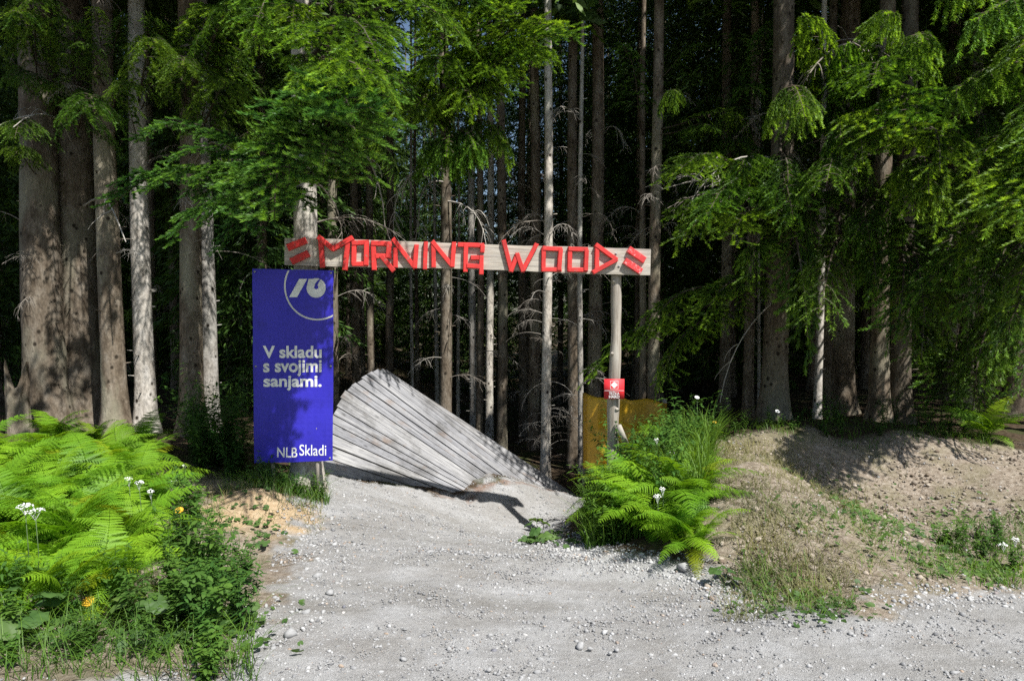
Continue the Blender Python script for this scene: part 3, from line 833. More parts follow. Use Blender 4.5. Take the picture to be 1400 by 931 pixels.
def gen_dead(seed, n_sub=12, L=1.0, arch=.18):
    rng = np.random.default_rng(seed); mb = MB()
    t = np.linspace(0, 1, 9)
    ax = np.stack([t * L * (1 - .12 * t), .06 * np.sin(t * 3 + seed) * t, arch * L * np.sin(t * 2.2) - .42 * L * t ** 2.3], 1)
    mb.tube(ax, np.linspace(.0085, .003, 9), 4, cap=False)
    for k in range(n_sub):
        s = rng.uniform(.18, 1); p = np.array([np.interp(s, t, ax[:, i]) for i in range(3)])
        d = unit([rng.uniform(.2, .9), rng.normal() * .9, rng.uniform(-.5, .3)]); l = rng.uniform(.12, .42) * L * (1.15 - .6 * s)
        pts = [p]
        for j in range(5):
            d = unit(d + np.array([0, 0, -.28]) + rng.normal(size=3) * .12); pts.append(pts[-1] + d * l / 5)
        mb.tube(pts, np.linspace(.0045, .0016, 6), 3, cap=False)
        if rng.random() < .5:
            d2 = unit(d + rng.normal(size=3) * .8); mb.tube([pts[2], pts[2] + d2 * l * .25, pts[2] + d2 * l * .45 + np.array([0, 0, -.03])], [.003, .002, .0014], 3, cap=False)
    me = mb.mesh("dead_branch"); me.materials.append(M["twig"]); return me
DEAD = [gen_dead(100 + i, 12 + i * 3, arch=[.2, .1, .3, .05, .22][i]) for i in range(5)]
BARE = gen_dead(140, 2, arch=.05)

def gen_crown(rng, H, z0, R, keep=None, dens=85, card=(.16, .014), x0=0, y0=0, zb=0, shape=.75):
    """tiers of drooping branches made of many small twig blades; keep(P) -> mask of blades to keep"""
    P0, D, A = [], [], []
    z = z0
    wood_ = MB()
    while z < H - .3:
        u = (z - z0) / (H - z0)
        r_t = R * (1 - u) ** shape * min(1, .55 + 2.5 * u) + .15
        nb = rng.integers(5, 8); ph = rng.random() * 6.28
        for b_ in range(nb):
            th = ph + b_ * 6.28 / nb + rng.normal() * .25
            l = r_t * rng.uniform(.6, 1.12); out = np.array([math.cos(th), math.sin(th), 0]); sd = np.array([-out[1], out[0], 0])
            n = max(6, int(l * dens))
            s = rng.random(n) ** .75
            w = .42 * l * (1 - s) ** .6 * np.minimum(1, .2 + 2 * s)
            lat = rng.uniform(-1, 1, n) * w
            zz = l * (.16 * np.sin(s * 2.4) - .42 * s ** 1.6) - np.abs(lat) * .45 - rng.random(n) * .12
            p = out[None] * (s * l)[:, None] + sd[None] * lat[:, None]; p[:, 2] += z + zz
            d = out[None] * .7 + sd[None] * np.sign(lat)[:, None] * .6 + rng.normal(size=(n, 3)) * .3; d[:, 2] -= .55
            d /= np.linalg.norm(d, axis=1)[:, None]
            P0.append(p); D.append(d); A.append(np.clip(s * .75 + rng.normal(size=n) * .2, 0, 1))
            pts = [(0, 0, z), tuple(out * l * .45 + np.array([0, 0, z + l * .1])), tuple(out * l * .9 + np.array([0, 0, z - l * .2]))]
            wood_.tube(pts, [.02, .012, .004], 3, cap=False)
        z += rng.uniform(.32, .5)
    p, d, a = np.concatenate(P0), np.concatenate(D), np.concatenate(A)
    if keep is not None:
        k = keep(p + np.array([x0, y0, zb])); p, d, a = p[k], d[k], a[k]
    n = len(p)
    q = rng.normal(size=(n, 3)); w = np.cross(d, q); w /= np.linalg.norm(w, axis=1)[:, None] + 1e-9
    L = card[0] * rng.uniform(.6, 1.3, n)[:, None]; wd = card[1] * rng.uniform(.7, 1.3, n)[:, None]
    v = np.stack([p, p + d * L * .45 + w * wd, p + d * L, p + d * L * .45 - w * wd], 1).reshape(-1, 3)
    f = np.arange(4 * n).reshape(-1, 4)
    me = make_mesh("crown", v, f, dict(tip=np.repeat(a, 4))); me.materials.append(M["crown"])
    return me

CROWNS = [gen_crown(np.random.default_rng(200 + i), 19, [4.2, 5.0, 3.4, 2.0][i], [2.3, 2.0, 2.5, 2.4][i]) for i in range(4)]
LOW = [gen_crown(np.random.default_rng(220 + i), 15, .6, 2.4, dens=75, card=(.2, .019)) for i in range(3)]

def gen_trunk(rng, r, H, lean=(0, 0), sides=14, flare=.5, stubs=0):
    mb = MB(); n = 26
    zs = np.r_[-.35, np.linspace(0, 1.2, 8), np.linspace(1.6, H, n - 9)]
    ph = rng.random(3) * 6.28
    rings = []
    for z in zs:
        rr = r * (1 - .75 * max(z, 0) / H) * (1 + flare * math.exp(-max(z, -.3) / .28))
        c = np.array([lean[0] * z + .02 * math.sin(z * .7 + ph[0]), lean[1] * z + .02 * math.cos(z * .6 + ph[1]), z])
        a = np.arange(sides) * 2 * math.pi / sides
        lob = 1 + .10 * flare * math.exp(-max(z, 0) / .4) * np.sin(a * 4 + ph[2]) * 2 + .02 * np.sin(a * 3 + z * 2 + ph[1]) + rng.normal(size=sides) * .012
        rings.append(c + rr * lob[:, None] * np.stack([np.cos(a), np.sin(a), np.zeros(sides)], 1))
    v = np.concatenate(rings); f = []
    for i in range(len(zs) - 1):
        for j in range(sides):
            k = (j + 1) % sides; f.append((i * sides + j, i * sides + k, (i + 1) * sides + k, (i + 1) * sides + j))
    mb.add(v, f)
    for i in range(stubs):     # short broken branch stubs
        z = rng.uniform(.5, 6); th = rng.random() * 6.28; o = np.array([math.cos(th), math.sin(th), .15]); c = np.array([lean[0] * z, lean[1] * z, z])
        rr = r * (1 - .75 * z / H); l = rng.uniform(.02, .09)
        mb.tube([c + o * rr * .9, c + o * (rr + l)], [.011, .005], 5)
    return mb.mesh("trunk", True)
TRUNKS = [gen_trunk(np.random.default_rng(300 + i), .1, 17, (rng_ * .004, .002), 9, .35, 14) for i, rng_ in enumerate((-1, 0, 1, 2))]

# points that the photograph shows in full sun: the canopy above them stays open
LIT = [(195, y, 9.2) for y in (330, 380, 430, 480, 530, 580)] + [(284, y, 9.75) for y in (330, 380, 440, 500, 560)] + [(428, y, 6.42) for y in (285, 305)]
LIT += [(746, y, 10.2) for y in (385, 420, 460, 500, 540, 580, 620)] + [(794, y, 10.6) for y in (420, 470, 520, 570)] + [(646, y, 13.8) for y in (460, 500, 540)] + [(671, y, 14.2) for y in (420, 480, 540)]
LIT += [(612, y, 10.9) for y in (500, 540, 570)] + [(508, y, 15) for y in (450, 490)] + [(563, 470, 15), (596, 450, 15), (596, 520, 15)]
LIT += [(x, y, 6.3) for x, y in ((400, 345), (470, 345), (540, 350), (610, 350), (690, 352), (760, 355), (830, 355), (880, 357), (440, 390), (440, 470), (440, 560), (420, 610))]
LIT += [(500, 560, 8.2), (530, 530, 8.6), (480, 600, 8.0), (560, 600, 8.4), (600, 640, 8.2), (540, 640, 8.0), (640, 640, 8.6), (680, 640, 8.8)]
LIT += [(x, y, 6.2) for x in (900, 980) for y in (560, 620)] + [(1000, 680, 5.6), (1150, 720, 5.0), (1300, 740, 4.9), (1350, 680, 5.8), (1380, 640, 6.6), (1010, 620, 6.6)]
LIT += [(x, y, 4.6) for x in (60, 160, 240) for y in (620, 700)] + [(1238, y, 8.9) for y in (500, 550)] + [(1120, y, 9.4) for y in (340, 400, 460, 520)]
LT = [(76, 300, 8.6), (77, 335, 8.6), (78, 365, 8.6), (112, 360, 9.1), (108, 390, 9.1), (118, 540, 9.1), (112, 570, 9.1), (150, 490, 8.7), (150, 530, 8.7), (148, 570, 8.7)]
LIT += LT
LITP = np.array([at(*l) for l in LIT])
S_ = np.array(SUN)
def open_mask(P, rad=.3):
    """False for points that stand between the sun and a sunlit place"""
    ok = np.ones(len(P), bool)
    for q in LITP:
        r = P - q; t = r @ S_
        d = np.linalg.norm(r - t[:, None] * S_, axis=1)
        ok &= ~((d < rad) & (t > .3))
    return ok

def dead_on(tree, base, r, rng, n, z0, z1, smin=.4, smax=1.0, angs=None):
    for k in range(n):
        z = rng.uniform(z0, z1); th = rng.uniform(0, 2 * math.pi) if angs is None else rng.uniform(*angs[k % len(angs)])
        o = obj("dead_branch", DEAD[rng.integers(0, 5)] if rng.random() < .8 else BARE, None, tree)
        o.location = (math.cos(th) * r * .8, math.sin(th) * r * .8, z)
        s = rng.uniform(smin, smax); o.scale = (s, s, s)
        o.rotation_euler = (rng.uniform(-.4, .4), rng.uniform(-.25, .35), th)

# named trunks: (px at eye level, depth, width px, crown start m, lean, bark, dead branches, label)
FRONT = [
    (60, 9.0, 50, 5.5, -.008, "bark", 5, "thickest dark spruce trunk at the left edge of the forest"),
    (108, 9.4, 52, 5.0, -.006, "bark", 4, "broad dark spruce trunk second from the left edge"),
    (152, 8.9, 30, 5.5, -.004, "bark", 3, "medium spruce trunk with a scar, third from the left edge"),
    (195, 9.2, 25, 5.5, .0, "bark_sunlit", 7, "slim pale sunlit spruce trunk left of the blue banner"),
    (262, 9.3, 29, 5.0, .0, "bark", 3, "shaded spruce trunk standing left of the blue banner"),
    (283, 9.75, 21, 6.5, .0, "bark_sunlit", 5, "pale sunlit spruce trunk close behind the shaded one left of the banner"),
    (417, 6.5, 33, 5.5, .0, "bark_sunlit", 4, "spruce tree behind the blue banner that carries the plank sign"),
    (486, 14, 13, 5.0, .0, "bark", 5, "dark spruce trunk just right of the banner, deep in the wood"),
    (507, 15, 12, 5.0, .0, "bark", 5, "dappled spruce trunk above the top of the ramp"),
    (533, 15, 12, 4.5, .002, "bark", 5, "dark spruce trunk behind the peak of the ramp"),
    (563, 15.5, 5, 4.5, .0, "bark_sunlit", 3, "very thin sunlit spruce stem under the letter N"),
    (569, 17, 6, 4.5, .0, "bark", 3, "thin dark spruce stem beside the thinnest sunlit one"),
    (596, 15.5, 6, 4.5, .0, "bark_sunlit", 4, "thin sunlit spruce stem left of the straight grey trunk"),
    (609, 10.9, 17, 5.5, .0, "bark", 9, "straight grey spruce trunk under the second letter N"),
    (627, 15.5, 5, 4.5, .0, "bark_sunlit", 4, "thin sunlit spruce stem right of the straight grey trunk"),
    (646, 13.8, 11, 4.8, .0, "bark_sunlit", 5, "sunlit spruce trunk under the letter G"),
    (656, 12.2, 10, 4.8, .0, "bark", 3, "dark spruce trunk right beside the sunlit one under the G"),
    (670, 14.2, 11, 4.8, .0, "bark_sunlit", 5, "half lit spruce trunk between the letters G and W"),
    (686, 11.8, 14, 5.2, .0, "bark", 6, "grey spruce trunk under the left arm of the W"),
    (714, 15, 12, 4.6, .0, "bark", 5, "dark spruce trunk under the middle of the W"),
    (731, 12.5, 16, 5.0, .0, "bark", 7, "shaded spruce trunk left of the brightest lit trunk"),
    (748, 10.2, 13.5, 6.0, .0, "bark_sunlit", 20, "brightest sunlit spruce trunk with bare twigs, under the first O"),
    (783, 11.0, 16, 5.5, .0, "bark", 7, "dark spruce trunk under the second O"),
    (794, 10.6, 8, 6.0, .0, "bark_sunlit", 12, "slender sunlit spruce stem touching the dark trunk under the second O"),
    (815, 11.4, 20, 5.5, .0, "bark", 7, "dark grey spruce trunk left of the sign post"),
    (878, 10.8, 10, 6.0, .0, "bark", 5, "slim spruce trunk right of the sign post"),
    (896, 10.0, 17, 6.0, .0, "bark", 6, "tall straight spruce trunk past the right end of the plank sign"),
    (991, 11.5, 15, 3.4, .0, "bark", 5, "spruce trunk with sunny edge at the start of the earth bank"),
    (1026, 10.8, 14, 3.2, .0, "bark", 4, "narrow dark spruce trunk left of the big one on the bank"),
    (1037, 11.2, 4, 3.4, .0, "bark_sunlit", 3, "thinnest pale stem left of the big trunk on the bank"),
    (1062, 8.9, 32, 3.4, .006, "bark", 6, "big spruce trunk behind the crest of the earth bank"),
    (1120, 9.4, 10, 5.0, .002, "bark_sunlit", 5, "slim sunlit spruce stem behind the bank crest"),
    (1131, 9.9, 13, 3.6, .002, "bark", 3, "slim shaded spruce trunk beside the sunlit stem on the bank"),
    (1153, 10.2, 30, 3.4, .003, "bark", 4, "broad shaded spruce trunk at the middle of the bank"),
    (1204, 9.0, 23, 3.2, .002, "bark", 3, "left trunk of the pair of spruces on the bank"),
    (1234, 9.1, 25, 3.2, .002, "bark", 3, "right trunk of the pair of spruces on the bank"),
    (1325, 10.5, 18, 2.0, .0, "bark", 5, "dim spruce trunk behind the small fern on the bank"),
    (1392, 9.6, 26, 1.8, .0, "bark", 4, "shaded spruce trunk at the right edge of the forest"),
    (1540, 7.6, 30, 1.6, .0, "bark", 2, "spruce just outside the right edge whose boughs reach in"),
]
TREES = {}
rngT = np.random.default_rng(11)
for i, (px, d, wpx, cz, lean, bk, nd, label) in enumerate(FRONT):
    p = at(px, 430, d); x, y = p.x, d
    z = h1(x, y); r = wpx * d / F / 2 * .98
    tall = r > .06
    H = rngT.uniform(18, 22) if tall else rngT.uniform(11, 13)
    # trunk axis passes through (x, y) at eye height
    tr = empty("spruce_tree", (x - lean * 1.6, y, z), label, "tree", "spruces along the forest edge")
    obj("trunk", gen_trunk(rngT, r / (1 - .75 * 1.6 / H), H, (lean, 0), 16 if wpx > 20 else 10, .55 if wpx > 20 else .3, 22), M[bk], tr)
    R = ((3.0 if i < 7 else 2.4) if i < 7 or i > 26 else 1.15) if tall else .7
    if 7 <= i <= 26: cz = 7.2
    cr = gen_crown(np.random.default_rng(500 + i), H + 1, max(cz, 1.6 + .47 * d + .6) if d < 11 or i < 27 else cz + .6, R, open_mask, 24 if d < 11 else 60, (.26, .055) if d < 11 else (.15, .013), x0=x, y0=y, zb=z)
    obj("crown", cr, M["crown"], tr)
    dead_on(tr, (x, y, z), r, rngT, nd, .9 if d > 9.9 else 2.2, min(cz + .8, 5.5), .45, 1.0)
    TREES[i] = (tr, x, y, z, r)
# bare twigs all the way up the brightest trunk
tr, x, y, z, r = TREES[21]
for k in range(30):
    th = random.choice((0.1, .6, -.4, 2.8, 3.5, 4.4)) + random.uniform(-.35, .35)
    o = obj("dead_branch", DEAD[random.randrange(5)] if random.random() < .6 else BARE, None, tr)
    s_ = random.uniform(.18, .6); o.scale = (s_, s_, s_)
    o.location = (math.cos(th) * r * .7, math.sin(th) * r * .7, random.uniform(.4, 3.6)); o.rotation_euler = (random.uniform(-1.2, 1.2), random.uniform(-.5, .3), th)

# spruces deeper in the wood
rngB = np.random.default_rng(21)
placed = [(t[1], t[2]) for t in TREES.values()]
def back_tree(x, y, r, crown, sc, nd, label, group):
    z = h1(x, y)
    tr = empty("spruce_tree", (x, y, z), label, "tree", group, rngB.random() * 6.28)
    t = obj("trunk", TRUNKS[rngB.integers(0, 4)], M["bark"], tr); t.scale = (r / .1, r / .1, sc)
    c = obj("crown", crown, None, tr); c.scale = (sc * rngB.uniform(.9, 1.15), sc * rngB.uniform(.9, 1.15), sc)
    dead_on(tr, (x, y, z), r, rngB, nd, .6, 4.5, .5, 1.1)
def where(x, y):
    px = 700 + x / y * F
    return ("at the left edge" if px < 240 else "left of the ramp" if px < 470 else "behind the ramp" if px < 790 else "behind the sign post" if px < 960 else "behind the earth bank" if px < 1250 else "at the right edge")
n = 0; tries = 0
while n < 95 and tries < 4000:
    tries += 1
    y = rngB.uniform(11.5, 30); x = rngB.uniform(-1, 1) * (y * .85 + 1.5)
    if min(math.hypot(x - a, y - b_) for a, b_ in placed) < 1.15 + (y - 12) * .03: continue
    if y < 14.5 and -2.5 < x < 4.2: continue
    if 686 < 700 + x / y * F < 722 and y > 16: continue
    placed.append((x, y))
    low = (abs(x) > y * .28 and rngB.random() < .5) or y > 25
    w = where(x, y)
    back_tree(x, y, rngB.uniform(.06, .13), LOW[rngB.integers(0, 3)] if low else CROWNS[rngB.integers(0, 4)], rngB.uniform(.85, 1.15), 3 if y < 20 else 1,
              ("low branched" if low else "bare stemmed") + " dark spruce deep in the wood " + w, ("low" if low else "bare") + " spruces deep in the wood " + w)
    n += 1
for row, (yy, step) in enumerate(((33, 2.5), (41, 2.4))):
    x = -yy * .9
    while x < yy * .9:
        X_, Y_ = x + rngB.normal() * .4, yy + rngB.normal() * 1.2; w = where(X_, Y_)
        back_tree(X_, Y_, rngB.uniform(.08, .14), LOW[rngB.integers(0, 3)], rngB.uniform(.85, 1.25) * (.7 if abs(X_) < 2.5 else 1), 0,
                  "dim spruce at the far back of the wood " + w, "spruces at the far back of the wood " + w)
        x += step * rngB.uniform(.8, 1.2)
for X_, Y_ in ((7.2, 8.4), (8.6, 10.5), (7.6, 11.8), (9.8, 8.0), (10.6, 12.2), (9.2, 13.5), (12, 10)):  # out-of-view trees added to keep the sun off the wood floor
    back_tree(X_, Y_, .13, CROWNS[rngB.integers(0, 4)], 1.0, 2, "unseen spruce added past the right edge to shade the wood", "unseen added spruces past the right edge")

# ------------------------------------------------------------------ boughs with needles, each hung on its own tree
rngK = np.random.default_rng(31)
KEY = np.array([at(*l) for l in LIT if (l[0], l[2]) in ((195, 9.2), (284, 9.75), (428, 6.42), (746, 10.2), (794, 10.6), (612, 10.9), (646, 13.8), (671, 14.2), (1120, 9.4), (1238, 8.9)) or l in LT])
def clear(base, tip, rad):
    """does the leafy outer part of a bough leave the sunlit trunks in the sun?"""
    P = np.array([base.lerp(tip, t) + Vector((0, 0, .08 * math.sin(t * 3.1))) for t in np.linspace(.35, 1, 9)])
    for q in KEY:
        r = P - q; t = r @ S_
        if ((np.linalg.norm(r - t[:, None] * S_, axis=1) < rad) & (t > .15)).any(): return False
    return True
def bough(ti, zb, px, py, d, kind, wide=1.0, roll=0.0, must=True):
    tr, x, y, z, r = TREES[ti]
    if ti == 6: d -= .5
    for rad in (.34, .2):
        for off in (0, -.35, .35, -.7, -1.05, .7):
            if clear(Vector((x, y, zb)), at(px, py, d + off), rad): break
        else:
            if not must: return
            continue
        d += off
        break
    tip = at(px, py, d)
    base = Vector((x, y, zb)); dr = tip - base
    hor = Vector((dr.x, dr.y, 0)).normalized()
    base += hor * r * .6; dr = tip - base
    L = dr.length
    Mx = frame(base, dr)
    wood_, nee = BOUGH[kind]
    o = obj("branch", wood_, None, tr)
    s = L / 1.8; sw = wide * min(s, 1.25)
    o.matrix_basis = Matrix.Translation(-tr.location) @ Mx @ Matrix.Rotation(roll, 4, 'X') @ Matrix.Diagonal((s, sw, sw, 1))
    q = obj("foliage", nee, None, o)
bpy.context.view_layer.update()
B = [  # tree, base z, tip px, py, depth, kind
    # firm dark green clump left of the sign
    (6, 2.9, 150, 285, 6.5, "fir0"), (6, 3.15, 185, 195, 6.4, "fir1"), (6, 2.85, 235, 335, 6.2, "fir0"), (6, 2.8, 300, 345, 6.1, "fir1"), (6, 2.8, 335, 315, 5.9, "fir0"), (6, 2.9, 375, 300, 5.8, "fir1"),
    (6, 2.95, 395, 250, 5.6, "fir0"), (6, 3.0, 440, 235, 5.7, "fir1"), (6, 3.0, 490, 195, 5.9, "fir0"), (6, 3.1, 330, 210, 6.1, "fir1"), (6, 2.95, 265, 255, 6.2, "fir0"), (6, 2.95, 200, 265, 6.3, "fir1"), (6, 2.95, 300, 260, 5.9, "fir1"),
    (30, 5.7, 975, -60, 6.5, "spruce1"), (30, 5.8, 1035, -60, 6.3, "spruce3"), (30, 5.7, 1100, -60, 6.2, "spruce0"), (6, 3.15, 485, 165, 5.8, "fir1"), (6, 3.3, 525, 150, 5.7, "spruce1"), (6, 3.3, 505, 115, 5.5, "spruce2"), (6, 2.95, 450, 205, 6.1, "fir1"), (6, 3.0, 350, 270, 6.2, "fir0"), (6, 2.8, 270, 310, 6.2, "fir0"), (6, 3.0, 230, 225, 6.3, "fir1"),
    # sunny boughs top centre
    (6, 4.0, 470, 60, 5.9, "spruce0"), (6, 3.9, 560, 130, 5.9, "spruce0"), (6, 4.0, 520, 90, 5.7, "spruce3"), (6, 3.8, 480, 135, 6.0, "spruce1"), (6, 4.3, 400, 40, 5.7, "spruce3"), (6, 3.9, 420, 110, 5.8, "spruce1"),
    (6, 4.5, 590, 20, 5.8, "spruce0"), (6, 4.4, 640, 60, 6.1, "spruce1"), (13, 4.6, 690, 100, 7.4, "spruce2"), (13, 4.8, 780, 50, 7.5, "spruce0"), (13, 4.7, 745, 80, 7.4, "spruce1"), (13, 4.6, 650, 150, 7.3, "spruce2"),
    (13, 5.2, 700, 10, 7.3, "spruce1"), (13, 5.1, 760, 35, 7.0, "spruce3"), (13, 4.4, 690, 195, 7.8, "hang0"), (13, 4.2, 610, 215, 7.5, "hang1"), (6, 3.7, 545, 235, 6.2, "hang0"), (6, 3.8, 525, 200, 6.0, "hang1"), (13, 4.3, 650, 205, 7.3, "hang1"),
    (13, 4.8, 600, 100, 7.3, "spruce2"), (13, 5.3, 640, 0, 7.0, "spruce0"), (6, 4.8, 540, -10, 5.8, "spruce3"), (6, 4.7, 450, 0, 5.6, "spruce1"), (6, 4.3, 350, 70, 5.9, "spruce2"), (13, 4.5, 560, 160, 7.6, "spruce2"),
    # left, mostly in shade
    (4, 4.6, 200, 25, 7.6, "spruce0"), (4, 4.4, 240, 60, 7.4, "spruce1"), (4, 4.5, 300, 20, 7.4, "spruce1"), 
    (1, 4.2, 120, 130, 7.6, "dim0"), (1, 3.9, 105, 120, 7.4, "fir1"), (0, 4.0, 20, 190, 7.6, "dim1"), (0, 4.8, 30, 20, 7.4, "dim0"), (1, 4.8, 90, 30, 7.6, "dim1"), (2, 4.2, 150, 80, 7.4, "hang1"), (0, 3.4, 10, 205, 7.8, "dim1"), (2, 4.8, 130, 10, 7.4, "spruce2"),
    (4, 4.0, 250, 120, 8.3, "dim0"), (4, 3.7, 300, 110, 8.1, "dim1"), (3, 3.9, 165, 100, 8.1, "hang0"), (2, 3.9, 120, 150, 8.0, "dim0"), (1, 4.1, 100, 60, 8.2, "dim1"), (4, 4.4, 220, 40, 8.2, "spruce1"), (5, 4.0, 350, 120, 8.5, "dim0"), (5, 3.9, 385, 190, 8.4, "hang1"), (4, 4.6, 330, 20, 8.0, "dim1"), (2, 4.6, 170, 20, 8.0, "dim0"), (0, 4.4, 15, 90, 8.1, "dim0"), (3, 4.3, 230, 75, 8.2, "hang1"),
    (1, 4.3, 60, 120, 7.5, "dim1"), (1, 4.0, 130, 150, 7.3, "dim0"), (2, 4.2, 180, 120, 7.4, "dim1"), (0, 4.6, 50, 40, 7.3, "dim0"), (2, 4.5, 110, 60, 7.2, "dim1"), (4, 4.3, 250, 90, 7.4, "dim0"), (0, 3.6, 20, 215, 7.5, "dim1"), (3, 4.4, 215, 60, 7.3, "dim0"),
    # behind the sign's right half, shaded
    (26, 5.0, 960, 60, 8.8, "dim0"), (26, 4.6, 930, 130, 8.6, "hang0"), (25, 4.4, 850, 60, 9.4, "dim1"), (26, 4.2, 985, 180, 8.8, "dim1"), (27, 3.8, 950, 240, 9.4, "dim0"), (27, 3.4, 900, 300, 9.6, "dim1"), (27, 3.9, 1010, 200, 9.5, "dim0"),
    # sunny boughs right of the sign
    (30, 3.2, 915, 245, 7.3, "spruce1"), (30, 3.0, 965, 300, 7.1, "spruce1"), (30, 2.9, 1000, 335, 7.2, "spruce0"), (30, 2.8, 935, 330, 7.4, "spruce2"), (30, 2.2, 875, 470, 8.0, "spruce1"), (30, 2.3, 960, 445, 7.8, "spruce0"), (30, 2.1, 900, 530, 8.2, "spruce2"),
    (30, 3.4, 1010, 250, 7.3, "spruce2"), (30, 3.8, 960, 150, 7.4, "spruce1"), (30, 4.4, 1000, 60, 7.2, "spruce2"), (30, 4.6, 940, 40, 7.6, "spruce1"), (30, 3.9, 1075, 280, 7.2, "hang0"), (30, 3.4, 1085, 300, 7.0, "spruce1"), (30, 4.5, 1100, 160, 7.2, "hang1"), (30, 4.0, 1105, 470, 7.4, "hang0"),
    (31, 3.4, 1110, 330, 7.6, "spruce0"), (30, 2.6, 1030, 380, 7.3, "spruce2"),
    # bright drooping bough at right
    (34, 4.4, 1195, 120, 6.6, "spruce3"), (34, 3.9, 1180, 225, 6.5, "spruce1"), (35, 3.8, 1285, 235, 6.3, "spruce1"), (35, 4.0, 1245, 170, 6.3, "spruce3"), (35, 3.6, 1270, 265, 6.3, "hang1"), (34, 3.8, 1215, 190, 6.4, "spruce0"),
    # right mass
    (38, 3.6, 1330, 230, 6.4, "spruce1"), (38, 3.4, 1370, 300, 6.2, "spruce2"), (38, 3.2, 1325, 350, 6.3, "spruce2"), (38, 3.0, 1320, 430, 6.4, "spruce1"), (38, 2.8, 1365, 480, 6.2, "spruce2"), (38, 2.9, 1250, 410, 6.6, "spruce1"), (38, 3.2, 1290, 330, 6.5, "spruce0"), (38, 4.0, 1395, 180, 6.1, "spruce1"),
    (38, 4.6, 1380, 90, 6.2, "spruce2"), (38, 4.8, 1330, 30, 6.4, "hang0"), (38, 5.0, 1290, -10, 6.5, "hang1"), (38, 4.3, 1300, 130, 6.6, "hang0"), (35, 3.0, 1200, 400, 7.0, "spruce1"), (35, 2.9, 1225, 460, 7.1, "spruce2"), (35, 3.2, 1165, 330, 7.2, "hang1"), (35, 3.5, 1290, 300, 7.1, "spruce2"),
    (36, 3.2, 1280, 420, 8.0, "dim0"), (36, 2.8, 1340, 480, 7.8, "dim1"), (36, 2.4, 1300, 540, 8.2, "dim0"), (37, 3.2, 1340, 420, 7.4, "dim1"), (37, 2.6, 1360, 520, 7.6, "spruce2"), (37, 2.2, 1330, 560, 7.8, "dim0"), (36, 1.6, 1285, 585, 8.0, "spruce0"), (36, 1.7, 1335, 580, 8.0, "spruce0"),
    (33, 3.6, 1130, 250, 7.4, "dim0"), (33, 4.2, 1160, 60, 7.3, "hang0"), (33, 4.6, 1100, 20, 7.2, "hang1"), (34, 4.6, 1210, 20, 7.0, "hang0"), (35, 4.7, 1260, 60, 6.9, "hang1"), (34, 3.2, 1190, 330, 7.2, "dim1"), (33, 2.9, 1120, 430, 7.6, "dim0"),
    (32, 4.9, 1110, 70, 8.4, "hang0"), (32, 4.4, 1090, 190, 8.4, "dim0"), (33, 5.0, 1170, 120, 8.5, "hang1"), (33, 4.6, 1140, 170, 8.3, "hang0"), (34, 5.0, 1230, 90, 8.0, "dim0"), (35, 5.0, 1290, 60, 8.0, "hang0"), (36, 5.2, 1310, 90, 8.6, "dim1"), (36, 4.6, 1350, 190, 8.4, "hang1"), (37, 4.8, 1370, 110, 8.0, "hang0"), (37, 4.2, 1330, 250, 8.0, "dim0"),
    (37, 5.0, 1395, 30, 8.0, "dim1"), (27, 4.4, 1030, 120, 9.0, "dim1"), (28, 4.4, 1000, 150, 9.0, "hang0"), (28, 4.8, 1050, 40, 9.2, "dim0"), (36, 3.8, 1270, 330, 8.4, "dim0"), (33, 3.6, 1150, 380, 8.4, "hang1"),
    (35, 2.6, 1260, 490, 7.4, "dim1"), (38, 3.0, 1390, 300, 4.9, "spruce1"), (38, 3.1, 1425, 330, 4.8, "spruce2"), (38, 2.9, 1372, 285, 5.0, "spruce0"), (38, 3.3, 1400, 255, 5.2, "spruce1"), (38, 3.5, 1440, 190, 5.0, "spruce2"), (38, 3.2, 1455, 240, 5.3, "spruce0"), (38, 3.0, 1420, 300, 5.6, "spruce3"), (38, 3.8, 1490, 150, 5.2, "spruce1"), (38, 2.6, 1390, 400, 6.0, "dim0"), (38, 2.3, 1395, 540, 6.4, "dim1"),
]
for (ti, zb, px, py, d, kind) in B:
    bough(ti, zb, px, py, d, kind, rngK.uniform(.85, 1.15), rngK.normal() * .15, ti not in (0, 1, 2, 3, 4, 5, 26, 30, 31) or py > 400 or py < -30 or d >= 8 or (ti < 6 and kind[:3] == 'dim'))
    if kind[:3] in ("spr", "dim") and rngK.random() < (.45 if px < 800 else .2):
        k2 = kind[:-1] + str((int(kind[-1]) + 1) % (4 if kind[:3] == "spr" else 2))
        bough(ti, zb + rngK.uniform(-.1, .35), px + rngK.normal() * 26, py - 12 + rngK.normal() * 20, d + rngK.uniform(-.1, .6), k2, rngK.uniform(.9, 1.2), rngK.normal() * .2, False)
# pale bare boughs that cross the view
def bare(ti, zb, px, py, d, me, s=1.0, roll=0):
    tr, x, y, z, r = TREES[ti]; tip = at(px, py, d); base = Vector((x, y, zb)); dr = tip - base
    o = obj("dead_branch", me, None, tr); L = dr.length
    o.matrix_basis = Matrix.Translation(-tr.location) @ frame(base, dr) @ Matrix.Rotation(roll, 4, 'X') @ Matrix.Diagonal((L, L * s, L * s, 1))
bare(6, 2.95, 520, 330, 6.6, BARE, 1.2); bare(6, 3.6, 590, 250, 6.8, BARE, 1.2); bare(13, 3.9, 520, 320, 9.8, DEAD[2]); bare(13, 3.7, 545, 300, 9.6, DEAD[0]); bare(13, 3.4, 690, 310, 9.8, DEAD[1])
bare(30, 3.6, 905, 230, 8.2, DEAD[1]); bare(30, 2.9, 920, 210, 8.4, DEAD[3]); bare(30, 2.3, 915, 210, 8.6, DEAD[2]); bare(34, 5.0, 1080, 20, 7.6, DEAD[3]); bare(30, 1.8, 960, 500, 8.0, BARE)
